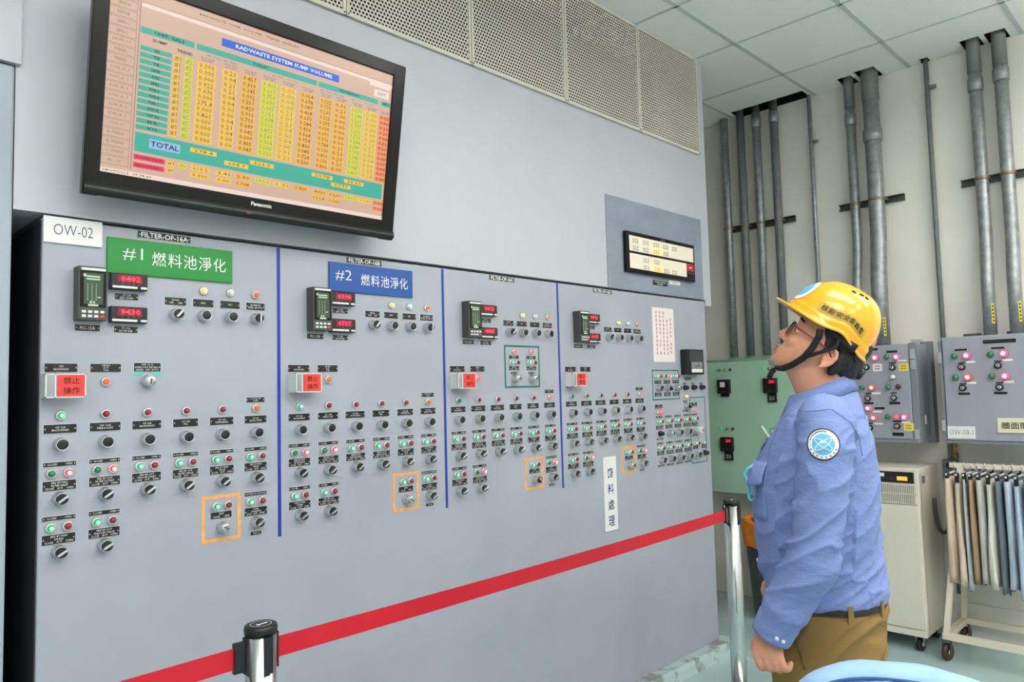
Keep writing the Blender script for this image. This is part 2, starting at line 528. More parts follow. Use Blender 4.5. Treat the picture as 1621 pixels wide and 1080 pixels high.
# ------------------------------------------------------------------ suspended ceiling
ceil = structure(B('ceiling', 'void_shade', None, XL, XW, YR, YE, 3.9, 3.98))
GX = [4.362 - 0.6 * k for k in range(12)]
GY = [0.31 + 0.575 * 2, 0.31 + 0.575] + [0.31 - 0.575 * k for k in range(9)]
GY[0] = YE
troffers = {(x, y) for x in (5, 7, 9) for y in (5, 6, 8, 9)} | {(x, y) for x in (1, 3) for y in (6, 7)} | {(2, 8), (2, 9)}
XS = [XW] + GX; XS[-1] = XL
tile_cache = {}
NOTCH = [(0.29, -0.235, 4.71), (-0.45, -0.545, 4.70), (-0.565, -0.69, 4.67), (-0.905, -0.955, 4.78),
         (-1.135, -1.235, 4.70), (-1.255, -1.36, 4.70)]
for i in range(len(XS) - 1):
    for j in range(len(GY) - 1):
        x1, x0, y1, y0 = XS[i], XS[i + 1], GY[j], GY[j + 1]
        if y0 < YR: y0 = YR
        if x1 < XL or y1 <= YR or x1 - x0 < 0.05: continue
        if x1 <= 3.80:
            if y0 >= -0.01: continue
            y1 = min(y1, -0.006)
        g = 0.004
        key = (round(x1 - x0, 3), round(y1 - y0, 3))
        b = MB()
        if i == 0:
            ns = [(a, c, d) for a, c, d in NOTCH if a > y0 and c < y1]
            cuts = sorted({y0 + g, y1 - g} | {max(y0 + g, min(y1 - g, t)) for a, c, d in ns for t in (a, c)})
            for p, q in zip(cuts, cuts[1:]):
                e = x1 - 0.003
                for a, c, d in ns:
                    if c <= (p + q) / 2 <= a: e = d
                b.box(x0 + g, e, p, q, ZC, ZC + 0.014)
            b.build('ceiling_tile', 'tile_white', ceil)
        elif i == 1 and y1 > 0:
            b.box(3.842, x1 - g, y0 + g, y1 - g, ZC, ZC + 0.014)
            if y0 < 0: b.box(x0 + g, 3.842, y0 + g, -0.006, ZC, ZC + 0.014)
            b.build('ceiling_tile', 'tile_white', ceil)
        else:
            if key not in tile_cache:
                w, d = key
                tile_cache[key] = MB().box(-w / 2 + g, w / 2 - g, -d / 2 + g, d / 2 - g, 0, 0.014, 0.003).mesh('ceiling_tile', 'tile_white', False)[0]
            inst('ceiling_tile', tile_cache[key], ((x0 + x1) / 2, (y0 + y1) / 2, ZC), ceil)
for x in GX[:-1]:
    ye = YE if x > 3.8 else -0.006
    B('grid_bar', 'grid_bar', ceil, x - 0.006, x + 0.006, YR, ye, ZC - 0.004, ZC + 0.004)
for y in GY[2:]:
    if y > 0.2:
        B('grid_bar', 'grid_bar', ceil, 3.842, XW - 0.06, y - 0.011, y + 0.011, ZC - 0.004, ZC + 0.004)
        continue
    B('grid_bar', 'grid_bar', ceil, XL, XW - 0.003, y - 0.012, y + 0.012, ZC - 0.004, ZC + 0.004)
for (i, j) in sorted(troffers):  # unseen lights, hung low and glowing upward too, to brighten the ceiling
    if (i, j + 1) not in troffers: continue
    x1, x0, y1, y0 = XS[i], XS[i + 1], GY[j], GY[j + 2]
    t = thing('ceiling_light', 'unseen box light hung low to brighten the ceiling, %s from the beige wall, %s the control panel' % (['first', 'second', 'third', 'fourth', 'fifth', 'sixth', 'seventh'][{1: 0, 2: 1, 3: 2, 5: 3, 7: 4, 9: 5}[i]], 'nearest to' if j == 5 else 'in the row far from' if j == 8 else 'a few steps from'),
              'ceiling light', ((x0 + x1) / 2, (y0 + y1) / 2, ZC - 0.28), group='unseen lights hung low to brighten the ceiling')
    fr = MB()
    for a in ((x0 + .05, x0 + .065, y0 + .05, y1 - .05), (x1 - .065, x1 - .05, y0 + .05, y1 - .05),
              (x0 + .065, x1 - .065, y0 + .05, y0 + .065), (x0 + .065, x1 - .065, y1 - .065, y1 - .05)):
        fr.box(a[0], a[1], a[2], a[3], ZC - 0.285, ZC - 0.225)
    fr.build('frame', 'grille_cream', t)
    B('diffuser', 'diffuser', t, x0 + .065, x1 - .065, y0 + .065, y1 - .065, ZC - 0.28, ZC - 0.23)
    for yy in (y0 + .2, y1 - .2):
        MB().tube([((x0 + x1) / 2, yy, ZC - 0.23), ((x0 + x1) / 2, yy, ZC)], 0.006, 8).build('hanger_rod', 'ring_grey', t)

# ------------------------------------------------------------------ perforated ventilation grille above the wall
gr = thing('ventilation_grille', 'cream perforated metal grille panels in a row along the wall top', 'grille', (2.0, -0.004, 2.80))
GE = [3.766 - 0.592 * k for k in range(7)]
GE[-1] = 0.434
pw, ph = 0.592 - 0.022, 0.545
def perforated(w, h, nx, nz, r):
    b = MB(); cw, ch = w / nx, h / nz
    oc = [(math.cos(PI / 4 * k), math.sin(PI / 4 * k)) for k in range(8)]
    sq = [(1, 0), (1, 1), (0, 1), (-1, 1), (-1, 0), (-1, -1), (0, -1), (1, -1)]
    vs, fs = [], []
    for j in range(nz):
        off = 0.5 if j % 2 else 0.0
        z = -h / 2 + (j + 0.5) * ch
        for i in range(nx - (1 if j % 2 else 0)):
            x = -w / 2 + (i + 0.5 + off) * cw
            n = len(vs)
            vs += [(x + a * r, 0, z + c * r) for a, c in oc] + [(x + a * cw / 2, 0, z + c * ch / 2) for a, c in sq]
            fs += [(n + k, n + 8 + k, n + 8 + (k + 1) % 8, n + (k + 1) % 8) for k in range(8)]
        if j % 2:
            for x in (-w / 2, w / 2 - cw / 2):
                n = len(vs)
                vs += [(x, 0, z - ch / 2), (x + cw / 2, 0, z - ch / 2), (x + cw / 2, 0, z + ch / 2), (x, 0, z + ch / 2)]
                fs.append((n, n + 1, n + 2, n + 3))
    b.add(vs, fs)
    return b.mesh('perforated_panel', 'grille_cream', False)[0]
perf = perforated(pw, ph, 37, 38, 0.0054)
for k in range(6):
    a, c = GE[k + 1], GE[k]
    o = inst('perforated_panel', perf, ((a + c) / 2, -0.012, 2.80 + 0.012 + ph / 2), gr)
    if k == 5: o.scale = ((c - a - 0.02) / pw, 1, 1)
    B('frame_rail', 'grille_cream', gr, a + 0.003, c - 0.003, -0.018, -0.006, 2.798, 2.814, 0.002)
    B('frame_rail', 'grille_cream', gr, a + 0.003, c - 0.003, -0.018, -0.006, 3.354, 3.368, 0.002)
    B('frame_stile', 'grille_cream', gr, a + 0.002, a + 0.013, -0.019, -0.006, 2.798, 3.368, 0.002)
    B('frame_stile', 'grille_cream', gr, c - 0.013, c - 0.002, -0.019, -0.006, 2.798, 3.368, 0.002)
    for x in (a + 0.008, c - 0.008):
        MB().lathe((x, -0.0185, 2.806), NY, [(0, 0.004), (0.002, 0.003)], 8).build('screw', 'dark_grey', gr)
B('duct_void', 'void_shade', gr, 0.434, 3.770, 0.30, 0.31, 2.79, 3.38)

# ================================================================== control panel
PX0, PX1 = 0.490, 3.770
pan = thing('control_panel', 'long grey steel control panel covered with lamps, knobs and black nameplates', 'control panel', (2.13, 0.0, 0.062))
B('cabinet_body', 'panel_paint', pan, PX0, PX1, 0.0, 0.84, 0.062, 1.947, 0.004)
B('side_gap_shade', 'gap_shade', pan, PX0 - 0.003, PX0, 0.004, 0.83, 0.07, 1.94)  # dark plate: shade of the narrow gap put into its colour
for k, x in enumerate((1.144, 1.825, 2.494)):
    B('divider_stripe', 'tape_blue', pan, x - 0.0055, x + 0.0055, -0.0009, 0.0005, 1.033, 1.944, label='dark blue stripe')

def letters(o, body, m, x, z, w, h, y, **k):
    return text(o, body, m, x, y, z, w, h, **k)
def sign(name, m, x0, x1, z0, z1, t=0.006, label=None, parent=None, bev=0.0015):
    o = B(name, m, parent or pan, x0, x1, -t, 0.0, z0, z1, bev)
    if label: o['label'] = label
    return o
s = sign('sign_plate', 'sign_white', 0.491, 0.629, 1.882, 1.951, 0.007, 'white plate lettered OW-02')
letters(s, 'OW-02', 'sign_ink', 0.560, 1.918, 0.092, 0.028, -0.0074, res=3, bold=-0.012)
s = sign('sign_plate', 'sign_green', 0.641, 0.990, 1.816, 1.9145, 0.008, 'green sign with white Chinese lettering')
letters(s, '#1', 'white_print', 0.706, 1.873, 0.052, 0.036, -0.0084, res=3, bold=-0.01)
for k, c_ in enumerate('燃料池淨化'): letters(s, c_, 'white_print', 0.776 + 0.0435 * k, 1.866, 0.038, 0.040, -0.0084, res=2)
s = sign('sign_plate', 'sign_blue', 1.325, 1.675, 1.8195, 1.919, 0.008, 'blue sign with white Chinese lettering')
letters(s, '#2', 'white_print', 1.380, 1.876, 0.064, 0.038, -0.0084, res=3, bold=-0.01)
for k, c_ in enumerate('燃料池淨化'): letters(s, c_, 'white_print', 1.468 + 0.0415 * k, 1.868, 0.036, 0.040, -0.0084, res=2)
s = sign('sign_plate', 'sign_white', 2.780, 2.878, 0.797, 1.143, 0.006, 'tall white plate with blue Chinese lettering')
for k, ch in enumerate('廢料處理'):
    letters(s, ch, 'ink_blue', 2.829, 1.067 - 0.0745 * k, 0.046, 0.048, -0.0064, res=2, bold=0.012)
s = sign('notice', 'notice_white', 3.235, 3.437, 1.598, 1.884, 0.002, 'white notice with small red columns of writing', bev=0)
nb = MB(); r2 = random.Random(3)
for c in range(5):
    x = 3.272 + c * 0.033
    for q in range(11 if c < 4 else 9):
        z = 1.858 - q * 0.0215 - (0.035 if c == 4 else 0)
        if r2.random() < 0.1: continue
        for g in range(3):
            nb.box(x - 0.007, x + 0.007 * r2.random(), -0.0026, -0.002, z + 0.005 * (g - 1) - 0.0012, z + 0.005 * (g - 1) + 0.001)
        nb.box(x - 0.002, x + 0.001, -0.0026, -0.002, z - 0.007, z + 0.007)
nb.build('lettering', 'notice_red', s, kind='stuff')

OFF = [0.0, 0.676, 1.353, 2.030]
CX = [0.537 + 0.1057 * k for k in range(6)]
AX = [0.824, 0.904, 0.985, 1.066]
FIL = ['A', 'B', 'C', 'D']
MET = [('0402', '9430'), ('0398', '0737'), ('0012', '4407'), ('0012', '0107')]
DT = ['BACKWASH', 'PRECOAT', 'BACKWASH', 'FILL', 'DEMINERAL', 'RECIRC PUMP']

def controller(x, z):
    """tall loop controller, centre of the face at x, z"""
    o = MB().box(x - 0.035, x + 0.035, -0.042, 0.0, z - 0.071, z + 0.071, 0.002).build('loop_controller', 'dark_grey', pan)
    B('face', 'black_gloss', o, x - 0.031, x + 0.031, -0.0425, -0.041, z - 0.037, z + 0.060)
    B('title_strip', 'tag_white', o, x - 0.028, x + 0.030, -0.0435, -0.0415, z + 0.060, z + 0.0665)
    d = B('display', 'lcd_green', o, x - 0.022, x + 0.024, -0.0440, -0.0420, z - 0.029, z + 0.053)
    q = MB(); r3 = random.Random(int(x * 1000))
    for (a, c, e, g) in [(-.016, .016, .042, .046), (-.016, .016, .035, .039), (-.024, -.017, .043, .050)]:
        q.box(x + a, x + c, -0.0446, -0.0438, z + e, z + g)
    for a in (-0.014, -0.004, 0.006):
        for k in range(9):
            q.box(x + a, x + a + 0.002, -0.0446, -0.0438, z - 0.018 + k * 0.005, z - 0.016 + k * 0.005)
    q.box(x - .008, x - .003, -.0446, -.0438, z - .027, z - .021); q.box(x + .0, x + .004, -.0446, -.0438, z - .027, z - .021)
    q.box(x + .010, x + .018, -.0446, -.0438, z - .012, z - .009)
    q.box(x - 0.012, x + 0.012, -.0446, -.0438, z - 0.0345, z - 0.029)
    q.build('readout', 'lcd_mark', o)
    for r in range(2):
        for k in range(4):
            B('key', 'tag_white' if not (r == 1 and k == 3) else 'sign_red', o, x - 0.026 + k * 0.0145, x - 0.0165 + k * 0.0145, -0.0440, -0.0420,
              z - 0.052 - r * 0.0115, z - 0.0455 - r * 0.0115)
    return o

def meter(x, z, digits):
    o = MB().box(x - 0.047, x + 0.047, -0.022, 0.0, z - 0.0225, z + 0.0225, 0.002).build('digital_meter', 'black_plastic', pan)
    d = B('display', 'led_bg', o, x - 0.030, x + 0.032, -0.0226, -0.0215, z - 0.003, z + 0.018)
    letters(o, digits, 'led_red', x + 0.003, z + 0.0075, 0.050, 0.0145, -0.0231, res=1, bold=0.01)
    q = MB()
    for k in range(4):
        q.lathe((x - 0.017 + k * 0.0135, -0.0216, z - 0.0072), NY, [(0, 0.0035), (0.001, 0.003)], 8)
    q.build('keys', 'dark_grey', o)
    B('label_strip', 'tag_white', o, x - 0.043, x + 0.020, -0.0229, -0.0218, z - 0.0185, z - 0.0125)
    B('label_strip', 'tag_white', o, x + 0.029, x + 0.045, -0.0229, -0.0218, z - 0.0185, z - 0.0125)
    return o

def holder(x0):
    """clear plastic cover over a control with the red DO NOT OPERATE card in Chinese"""
    z0, z1 = 1.480, 1.541
    o = MB().box(x0, x0 + 0.092, -0.046, -0.044, z0, z1).build('card_holder', 'clear_plastic', pan)
    e = MB()
    for a in ((x0, x0 + .092, z0, z0 + .003), (x0, x0 + .092, z1 - .003, z1), (x0, x0 + .003, z0, z1), (x0 + .089, x0 + .092, z0, z1), (x0 + .021, x0 + .024, z0, z1)):
        e.box(a[0], a[1], -0.0475, 0.0 if a[1] - a[0] < .05 and a[0] == x0 else -0.042, a[2], a[3])
    e.build('rim', 'tag_white', o)
    c = B('red_card', 'sign_red', o, x0 + 0.027, x0 + 0.088, -0.0485, -0.0468, z0 + 0.004, z1 - 0.003)
    letters(o, '禁止', 'ink_maroon', x0 + 0.0585, 1.5235, 0.038, 0.0175, -0.0489, res=1, bold=0.012)
    letters(o, '操作', 'ink_maroon', x0 + 0.0585, 1.4985, 0.038, 0.0175, -0.0489, res=1, bold=0.012)
    return o

for si, dx in enumerate(OFF):
    tagplate(pan, 0.793 + dx, 1.933, 0.146, 0.0195, '·FILTER-OF-16%s·' % FIL[si], 0.138, 0.0150, screws=False, bold=0.02, res=2)
    controller(0.598 + dx + (0 if si == 0 else 0.004), 1.752)
    meter(0.694 + dx, 1.793, MET[si][0]); meter(0.694 + dx, 1.702, MET[si][1])
    tagplate(pan, 0.693 + dx, 1.754, 0.060, 0.017, 'CT-15%s\nEFFL COND' % FIL[si], 0.034, 0.012)
    tagplate(pan, 0.692 + dx, 1.663, 0.060, 0.017, 'FT-15%s\nFLOW IND' % FIL[si], 0.034, 0.012)
    tagplate(pan, 0.597 + dx, 1.664, 0.060, 0.017, 'FIC-15%s' % FIL[si], 0.036, 0.009)
    # row of selector switches and lamps right of the instruments
    for k, x in enumerate(AX):
        tagplate(pan, x + dx, 1.750, 0.060, 0.022, ['HOLD\nOFF      ON', 'RESET', 'TEST', 'BLOWER 15%s\nHAND  OFF  AUTO' % FIL[si]][k],
                 [0.036, 0.014, 0.014, 0.046][k], [0.014, 0.005, 0.005, 0.013][k])
    lamp(pan, AX[1] + dx, 1.786, 'yellow_lit'); lamp(pan, AX[2] + dx, 1.786, 'white')
    lamp(pan, AX[3] + dx, 1.786, 'orange' if si < 2 else ('rose'))
    selector(pan, AX[0] + dx, 1.712, 48); button(pan, AX[1] + dx, 1.712); button(pan, AX[2] + dx, 1.712); selector(pan, AX[3] + dx, 1.712, 88)
    # interlock row
    tagplate(pan, CX[0] + dx, 1.558, 0.075, 0.0225, '15%s\nBACKWASH' % FIL[si], 0.034, 0.013)
    tagplate(pan, CX[1] + dx, 1.558, 0.075, 0.0225, 'HIGH\nD P\n16%s' % FIL[si], 0.018, 0.017)
    lamp(pan, CX[1] + dx, 1.521, 'orange' if si < 2 else 'rose')
    holder(0.489 + dx + (0.002 if si == 0 else 0.012))
    if si: button(pan, CX[0] + dx, 1.512)
    if si == 0:
        tagplate(pan, CX[2], 1.560, 0.070, 0.024, 'PMP 15 16\nPRECOAT RECIRC\nHAND  OFF  AUTO', 0.060, 0.019)
        B('teal_strip', 'teal_strip', pan, CX[2] - 0.035, CX[2] - 0.012, -0.001, 0.0005, 1.537, 1.547)
        B('teal_strip', 'teal_strip', pan, CX[2] + 0.016, CX[2] + 0.035, -0.001, 0.0005, 1.537, 1.547)
        keyswitch(pan, CX[2], 1.521, 80)
    # push-button row
    for k, x in enumerate(CX):
        kind = ('green_lit' if si < 2 else 'green') if k == 0 else 'red'
        if k == 5: kind = 'orange' if si < 2 else 'rose'
        lamp(pan, x + dx, 1.435, kind)
        tagplate(pan, x + dx, 1.401, 0.075 if k < 3 else 0.070, 0.0225, 'OF 16%s\n%s' % (FIL[si], DT[k]), 0.024 if k == 3 else 0.038, 0.012)
        button(pan, x + dx, 1.361)
    tagplate(pan, CX[5] + dx, 1.461, 0.058, 0.015, 'LOW FLOW\nPUMP', 0.034, 0.010)
    # first valve row
    for k, x in enumerate(CX):
        red = (si < 2 and k < 2)
        tagplate(pan, x + dx, 1.311, 0.075 if k < 3 else 0.071, 0.0105, 'CLOSED          OPEN', 0.056, 0.0048)
        lamp(pan, x + dx - 0.019, 1.288, 'green' if red else 'green_lit')
        lamp(pan, x + dx + 0.019, 1.288, 'red_lit' if red else 'red')
        tagplate(pan, x + dx, 1.257, 0.075 if k < 3 else 0.071, 0.024, ['FRD BY-PASS\nFILTER INLET', 'FRD BY OUT\nFILTER OUTLET', 'FRD BY-OUT\nPRECOAT INLET', 'FRD BY OUT\nRECIRC VALVE', 'FRD BY VENT\nVALVE', 'FRD BY DRN\nVALVE'][k] + '\nCLOSE    AUT    OPEN', 0.064, 0.019)
        selector(pan, x + dx, 1.224, 35)
    # second valve row
    for k in (0, 1):
        x = CX[k] + dx
        red = (si >= 2 and k == 1)
        tagplate(pan, x, 1.175, 0.075, 0.0105, 'CLOSED          OPEN', 0.056, 0.0048)
        lamp(pan, x - 0.019, 1.152, 'green' if red else 'green_lit')
        lamp(pan, x + 0.019, 1.152, 'red_lit' if red else 'red')
        tagplate(pan, x, 1.122, 0.075, 0.024, ['FRD BY MAN\nDRAIN', 'FRD BY OUT\nPRECOAT VALVE'][k] + '\nCLOSE    AUT    OPEN', 0.064, 0.019)
        selector(pan, x, 1.090, 30)
    x = CX[4] + dx
    lamp(pan, x - 0.018, 1.152, 'green_lit'); lamp(pan, x + 0.018, 1.152, 'red')
    tagplate(pan, x - 0.002, 1.125, 0.063, 0.019, 'VENT\nCLOSE       OPEN', 0.048, 0.013, screws=False)
    (keyswitch if si != 2 else selector)(pan, x, 1.089, -40)
    frame_mark(pan, 'marking_frame', 'tape_orange', x - 0.060, x + 0.058, 1.048, 1.184, 0.0105, 'hand-painted orange frame')
    x = CX[5] + dx
    red = si >= 2
    tagplate(pan, x, 1.175, 0.071, 0.0105, 'PUMP SUCTION', 0.056, 0.0048)
    lamp(pan, x - 0.019, 1.152, 'green' if red else 'green_lit'); lamp(pan, x + 0.019, 1.152, 'red_lit' if red else 'red')
    tagplate(pan, x, 1.122, 0.071, 0.024, 'P-15%s\nHOLDING\nSTOP   AUT   START' % FIL[si], 0.060, 0.019)
    selector(pan, x, 1.090, 35)
    tagplate(pan, x, 1.056, 0.034, 0.010, 'OW-1%d' % (si + 1), 0.022, 0.005, screws=False)

# green frame in the third section with two extra columns
frame_mark(pan, 'marking_frame', 'tape_green', 2.149, 2.363, 1.479, 1.658, 0.0075, 'dark green frame')
for x in (2.204, 2.309):
    lamp(pan, x, 1.631, 'rose'); tagplate(pan, x, 1.608, 0.060, 0.014, 'LEVEL\nHIGH', 0.026, 0.009)
    lamp(pan, x - 0.018, 1.585, 'green_lit'); lamp(pan, x + 0.018, 1.585, 'red')
    tagplate(pan, x, 1.561, 0.060, 0.017, 'PUMP 16\nSTOP   START', 0.044, 0.012)
    tagplate(pan, x, 1.541, 0.040, 0.010, 'OFF    ON', 0.026, 0.005)
    keyswitch(pan, x, 1.517, 40)

# fifth section
frame_mark(pan, 'marking_frame', 'tape_green', 3.215, 3.467, 1.398, 1.556, 0.006, 'dark green frame')
for k, x in enumerate((3.262, 3.347, 3.432)):
    lamp(pan, x - 0.019, 1.522, 'green' if k == 1 else 'green_lit'); lamp(pan, x + 0.021, 1.522, 'red_lit' if k == 1 else 'red')
    tagplate(pan, x, 1.492, 0.062, 0.018, 'STOP   START', 0.046, 0.006)
    (selector if k < 2 else keyswitch)(pan, x, 1.460, (40, -40, 60)[k])
    tagplate(pan, x, 1.428, 0.060, 0.020, 'P-18%s\nPUMP' % FIL[k], 0.036, 0.013)
rec = MB().box(3.49, 3.658, -0.045, 0.0, 1.529, 1.666, 0.003).build('chart_recorder', 'black_plastic', pan)
B('window', 'dark_grey', rec, 3.512, 3.646, -0.0462, -0.044, 1.60, 1.658)
B('chart_paper', 'sign_white', rec, 3.528, 3.640, -0.0466, -0.044, 1.541, 1.560)
B('dial', 'cup_grey', rec, 3.528, 3.640, -0.0464, -0.044, 1.562, 1.598)
MB().obox((3.585, -0.047, 1.575), (1, 0, 0.25), (0, 1, 0), (-0.25, 0, 1), 0.022, 0.0006, 0.002).build('needle', 'black_soft', rec)
tagplate(pan, 3.556, 1.507, 0.060, 0.016, 'CR-18', 0.034, 0.008)
for x in (3.518, 3.604, 3.690):
    tagplate(pan, x, 1.481, 0.036, 0.010, 'RESET', 0.024, 0.005, screws=False)
    inst('rotary_knob', ME['small_black'], (x, 0, 1.459), pan)
lamp(pan, 3.522, 1.412, 'yellow_lit'); tagplate(pan, 3.519, 1.386, 0.036, 0.012, 'TEST', 0.022, 0.006, screws=False)
selector(pan, 3.524, 1.361, -35); tagplate(pan, 3.522, 1.335, 0.060, 0.011, 'LAMP TEST', 0.040, 0.006)
frame_mark(pan, 'marking_frame', 'tape_green', 3.564, 3.727, 1.044, 1.406, 0.005, 'dark green frame')
for k, x in enumerate((3.263, 3.350, 3.437, 3.524, 3.606)):
    if k in (0, 4):
        tagplate(pan, x, 1.366, 0.066, 0.020, 'TANK\nLEVEL HIGH', 0.044, 0.013)
        lamp(pan, x - (0.012 if k == 0 else 0), 1.336, 'rose')
        if k == 0: lamp(pan, x + 0.014, 1.336, 'rose')
    tagplate(pan, x, 1.311, 0.064, 0.010, 'CLOSED      OPEN', 0.048, 0.0048)
    lamp(pan, x - 0.017, 1.288, 'green_lit'); lamp(pan, x + 0.020, 1.288, 'red')
    tagplate(pan, x, 1.258, 0.064, 0.020, 'VALVE 18%d\nCLOSE  OPEN' % (k + 1), 0.048, 0.013)
    if k == 0: inst('rotary_knob', ME['small_black'], (x, 0, 1.226), pan)
    elif k == 1: keyswitch(pan, x, 1.224, 20)
    elif k == 4:
        o = MB().lathe((x, 0.002, 1.226), NY, [(0, 0.017), (0.05, 0.017), (0.052, 0.015)], 18).build('padlocked_knob', 'tag_white', pan)
        MB().lathe((x, -0.050, 1.226), NY, [(0, 0.010), (0.004, 0.009)], 14).build('hub', 'ring_grey', o)
    else: selector(pan, x, 1.222, 50)
    if k in (0, 4): tagplate(pan, x, 1.198, 0.060, 0.008, 'OPERATE', 0.04, 0.004, screws=False)
    if k < 4:
        tagplate(pan, x, 1.175, 0.064, 0.010, 'CLOSED      OPEN', 0.048, 0.0048)
        lamp(pan, x - 0.013, 1.152, 'green_lit'); lamp(pan, x + 0.024, 1.151, 'red')
        tagplate(pan, x + 0.002, 1.125, 0.066, 0.020, 'VALVE 19%d\nCLOSE  OPEN' % (k + 1), 0.048, 0.013)
        selector(pan, x + 0.004, 1.090, 50)
        tagplate(pan, x + 0.002, 1.061, 0.060, 0.008, 'OPERATE', 0.04, 0.004, screws=False)
lamp(pan, 3.595, 1.154, 'green_lit'); lamp(pan, 3.633, 1.153, 'red'); tagplate(pan, 3.606, 1.131, 0.052, 0.016, 'VENT', 0.03, 0.006)
selector(pan, 3.609, 1.092, 20); lamp(pan, 3.682, 1.155, 'green_lit'); tagplate(pan, 3.694, 1.131, 0.050, 0.018, 'DRAIN', 0.03, 0.006)
inst('rotary_knob', ME['small_black'], (3.699, 0, 1.095), pan)

# ================================================================== annunciator display on its cover plate
B('cover_plate', 'patch_paint', bpy.data.objects['wall_front'], 2.863, 3.752, -0.0075, -0.0042, 1.960, 2.417)
an = thing('status_display', 'small black-framed lit status display board on a grey cover plate', 'display board', (3.313, -0.0075, 2.043))
ax0, ax1, az0, az1 = 2.994, 3.632, 2.043, 2.250
B('frame', 'black_gloss', an, ax0, ax1, -0.030, -0.0078, az0, az1, 0.003)
W_, H_ = ax1 - ax0, az1 - az0
def fr(a, c, e, g, m, name, y=-0.0312, y1=-0.0295, parent=an):
    return B(name, m, parent, ax0 + a * W_, ax0 + c * W_, y, y1, az1 - g * H_, az1 - e * H_)
up = fr(0.035, 0.975, 0.10, 0.475, 'annun_cream', 'lit_window')
lo = fr(0.035, 0.860, 0.535, 0.90, 'annun_cream', 'lit_window')
fr(0.345, 0.50, 0.285, 0.475, 'annun_lit', 'lit_cell', -0.0318, -0.031, up)
fr(0.345, 0.50, 0.715, 0.90, 'annun_lit', 'lit_cell', -0.0318, -0.031, lo)
fr(0.868, 0.975, 0.535, 0.73, 'annun_red', 'alarm_window')
fr(0.90, 0.94, 0.62, 0.65, 'sign_white', 'alarm_print', -0.0318, -0.031)
ab = MB(); r4 = random.Random(5)
for row, (cols) in [(0.16, (0.08, 0.22, 0.37, 0.51, 0.64)), (0.34, (0.08, 0.22, 0.37, 0.51)), (0.60, (0.22, 0.37)), (0.78, (0.22, 0.37, 0.51, 0.63))]:
    for c in cols:
        for q in range(3):
            for l in range(2):
                x = ax0 + (c + 0.028 * q) * W_; z = az1 - (row + 0.06 * l) * H_
                ab.box(x, x + 0.011, -0.0324, -0.0316, z - 0.006, z - 0.004); ab.box(x + 0.004, x + 0.006, -0.0324, -0.0316, z - 0.009, z)
                ab.box(x + 0.001, x + 0.010, -0.0324, -0.0316, z - 0.010, z - 0.0085)
ab.build('lettering', 'annun_ink', an, kind='stuff')
kb = MB()
for k in range(4):
    kb.lathe((ax0 + (0.885 + 0.027 * k) * W_, -0.030, az0 + 0.045), NY, [(0, 0.006), (0.002, 0.005)], 10)
kb.build('buttons', 'dark_grey', an)
for a in (0.52, 0.55, 0.58): pass
B('logo_plate', 'dark_grey', an, ax0 + 0.30, ax0 + 0.345, -0.0312, -0.0295, az1 - 0.017, az1 - 0.007)
t = thing('nameplate_tag', 'black engraved nameplate below the lit status display', 'nameplate', (3.310, -0.0075, 2.012))
tagplate(t, 3.310, 2.012, 0.140, 0.028, 'RADWASTE\nPANEL', 0.10, 0.019, y=-0.0076)
t = thing('paper_tag', 'small white paper tag beside the black nameplate under the display', 'tag', (3.452, -0.0075, 2.027))
B('paper', 'sign_white', t, 3.399, 3.506, -0.0088, -0.0076, 2.016, 2.037)
text(t, 'OW-02-1', 'sign_ink', 3.452, -0.0091, 2.0265, 0.06, 0.009)

# ================================================================== television
tv = thing('television', 'large black flat television showing a yellow and teal data table', 'television', (0.54957, -0.10, 1.99776), rotx=math.radians(9.23), local=True)
TW, TH = 0.961, 0.592
sx0, sx1, sz0, sz1 = 0.0395, 0.9150, 0.0640, 0.5510
MB().box(0.004, TW - 0.004, 0.0, 0.030, 0.004, TH - 0.004, 0.006).build('back_shell', 'black_soft', tv)
bz = MB()
bz.box(0, sx0, -0.012, 0.012, 0, TH, 0.003); bz.box(sx1, TW, -0.012, 0.012, 0, TH, 0.003)
bz.box(sx0 - 0.004, sx1 + 0.004, -0.012, 0.012, sz1, TH, 0.003); bz.box(sx0 - 0.004, sx1 + 0.004, -0.012, 0.012, 0.030, sz0, 0.002)
bz.build('bezel', 'black_gloss', tv)
MB().grid(lambda u, v: Vector((0.002 + u * (TW - 0.004), -0.012 - 0.010 * math.sin(PI * v) , 0.001 + 0.031 * v)), 2, 8).build('speaker_strip', 'black_plastic', tv)
MB().box(0.10, TW - 0.24, 0.030, 0.055, 0.50, TH + 0.012, 0.004).build('rear_housing', 'black_soft', tv)
MB().box(0.25, 0.70, 0.030, 0.066, 0.12, 0.40).build('wall_mount', 'dark_grey', tv)
text(tv, 'Panasonic', 'white_print', 0.4785, -0.0125, 0.0465, 0.064, 0.0115, bold=0.02, res=2)
MB().box(0.430, 0.442, -0.0232, -0.021, 0.013, 0.018).build('indicator', 'lamp_red', tv)
sc = B('screen', 'scr_bg', tv, sx0, sx1, -0.0035, -0.001, sz0, sz1)
def R_(m, x0, x1, z0, z1, name='picture_area', lay=1):
    return B(name, m, sc, x0, x1, -0.0035 - 0.0007 * lay, -0.0035 - 0.0007 * lay + 0.0006, z0, z1)
def T_(body, m, x, z, w, h, lay=3, **k):
    return text(sc, body, m, x, -0.0036 - 0.0007 * lay, z, w, h, name='screen_lettering', **k)
R_('scr_light', 0.1155, sx1, 0.5085, 0.5185); R_('scr_light', sx0, sx1, sz0, 0.0770)
R_('scr_line', 0.1125, 0.1142, 0.083, 0.5185)
R_('scr_line', sx0, sx1, 0.5195, 0.5205)
T_('RADWASTE  SUMP  VOLUME   TREND  DISPLAY', 'scr_dark', 0.415, 0.5375, 0.30, 0.0060)
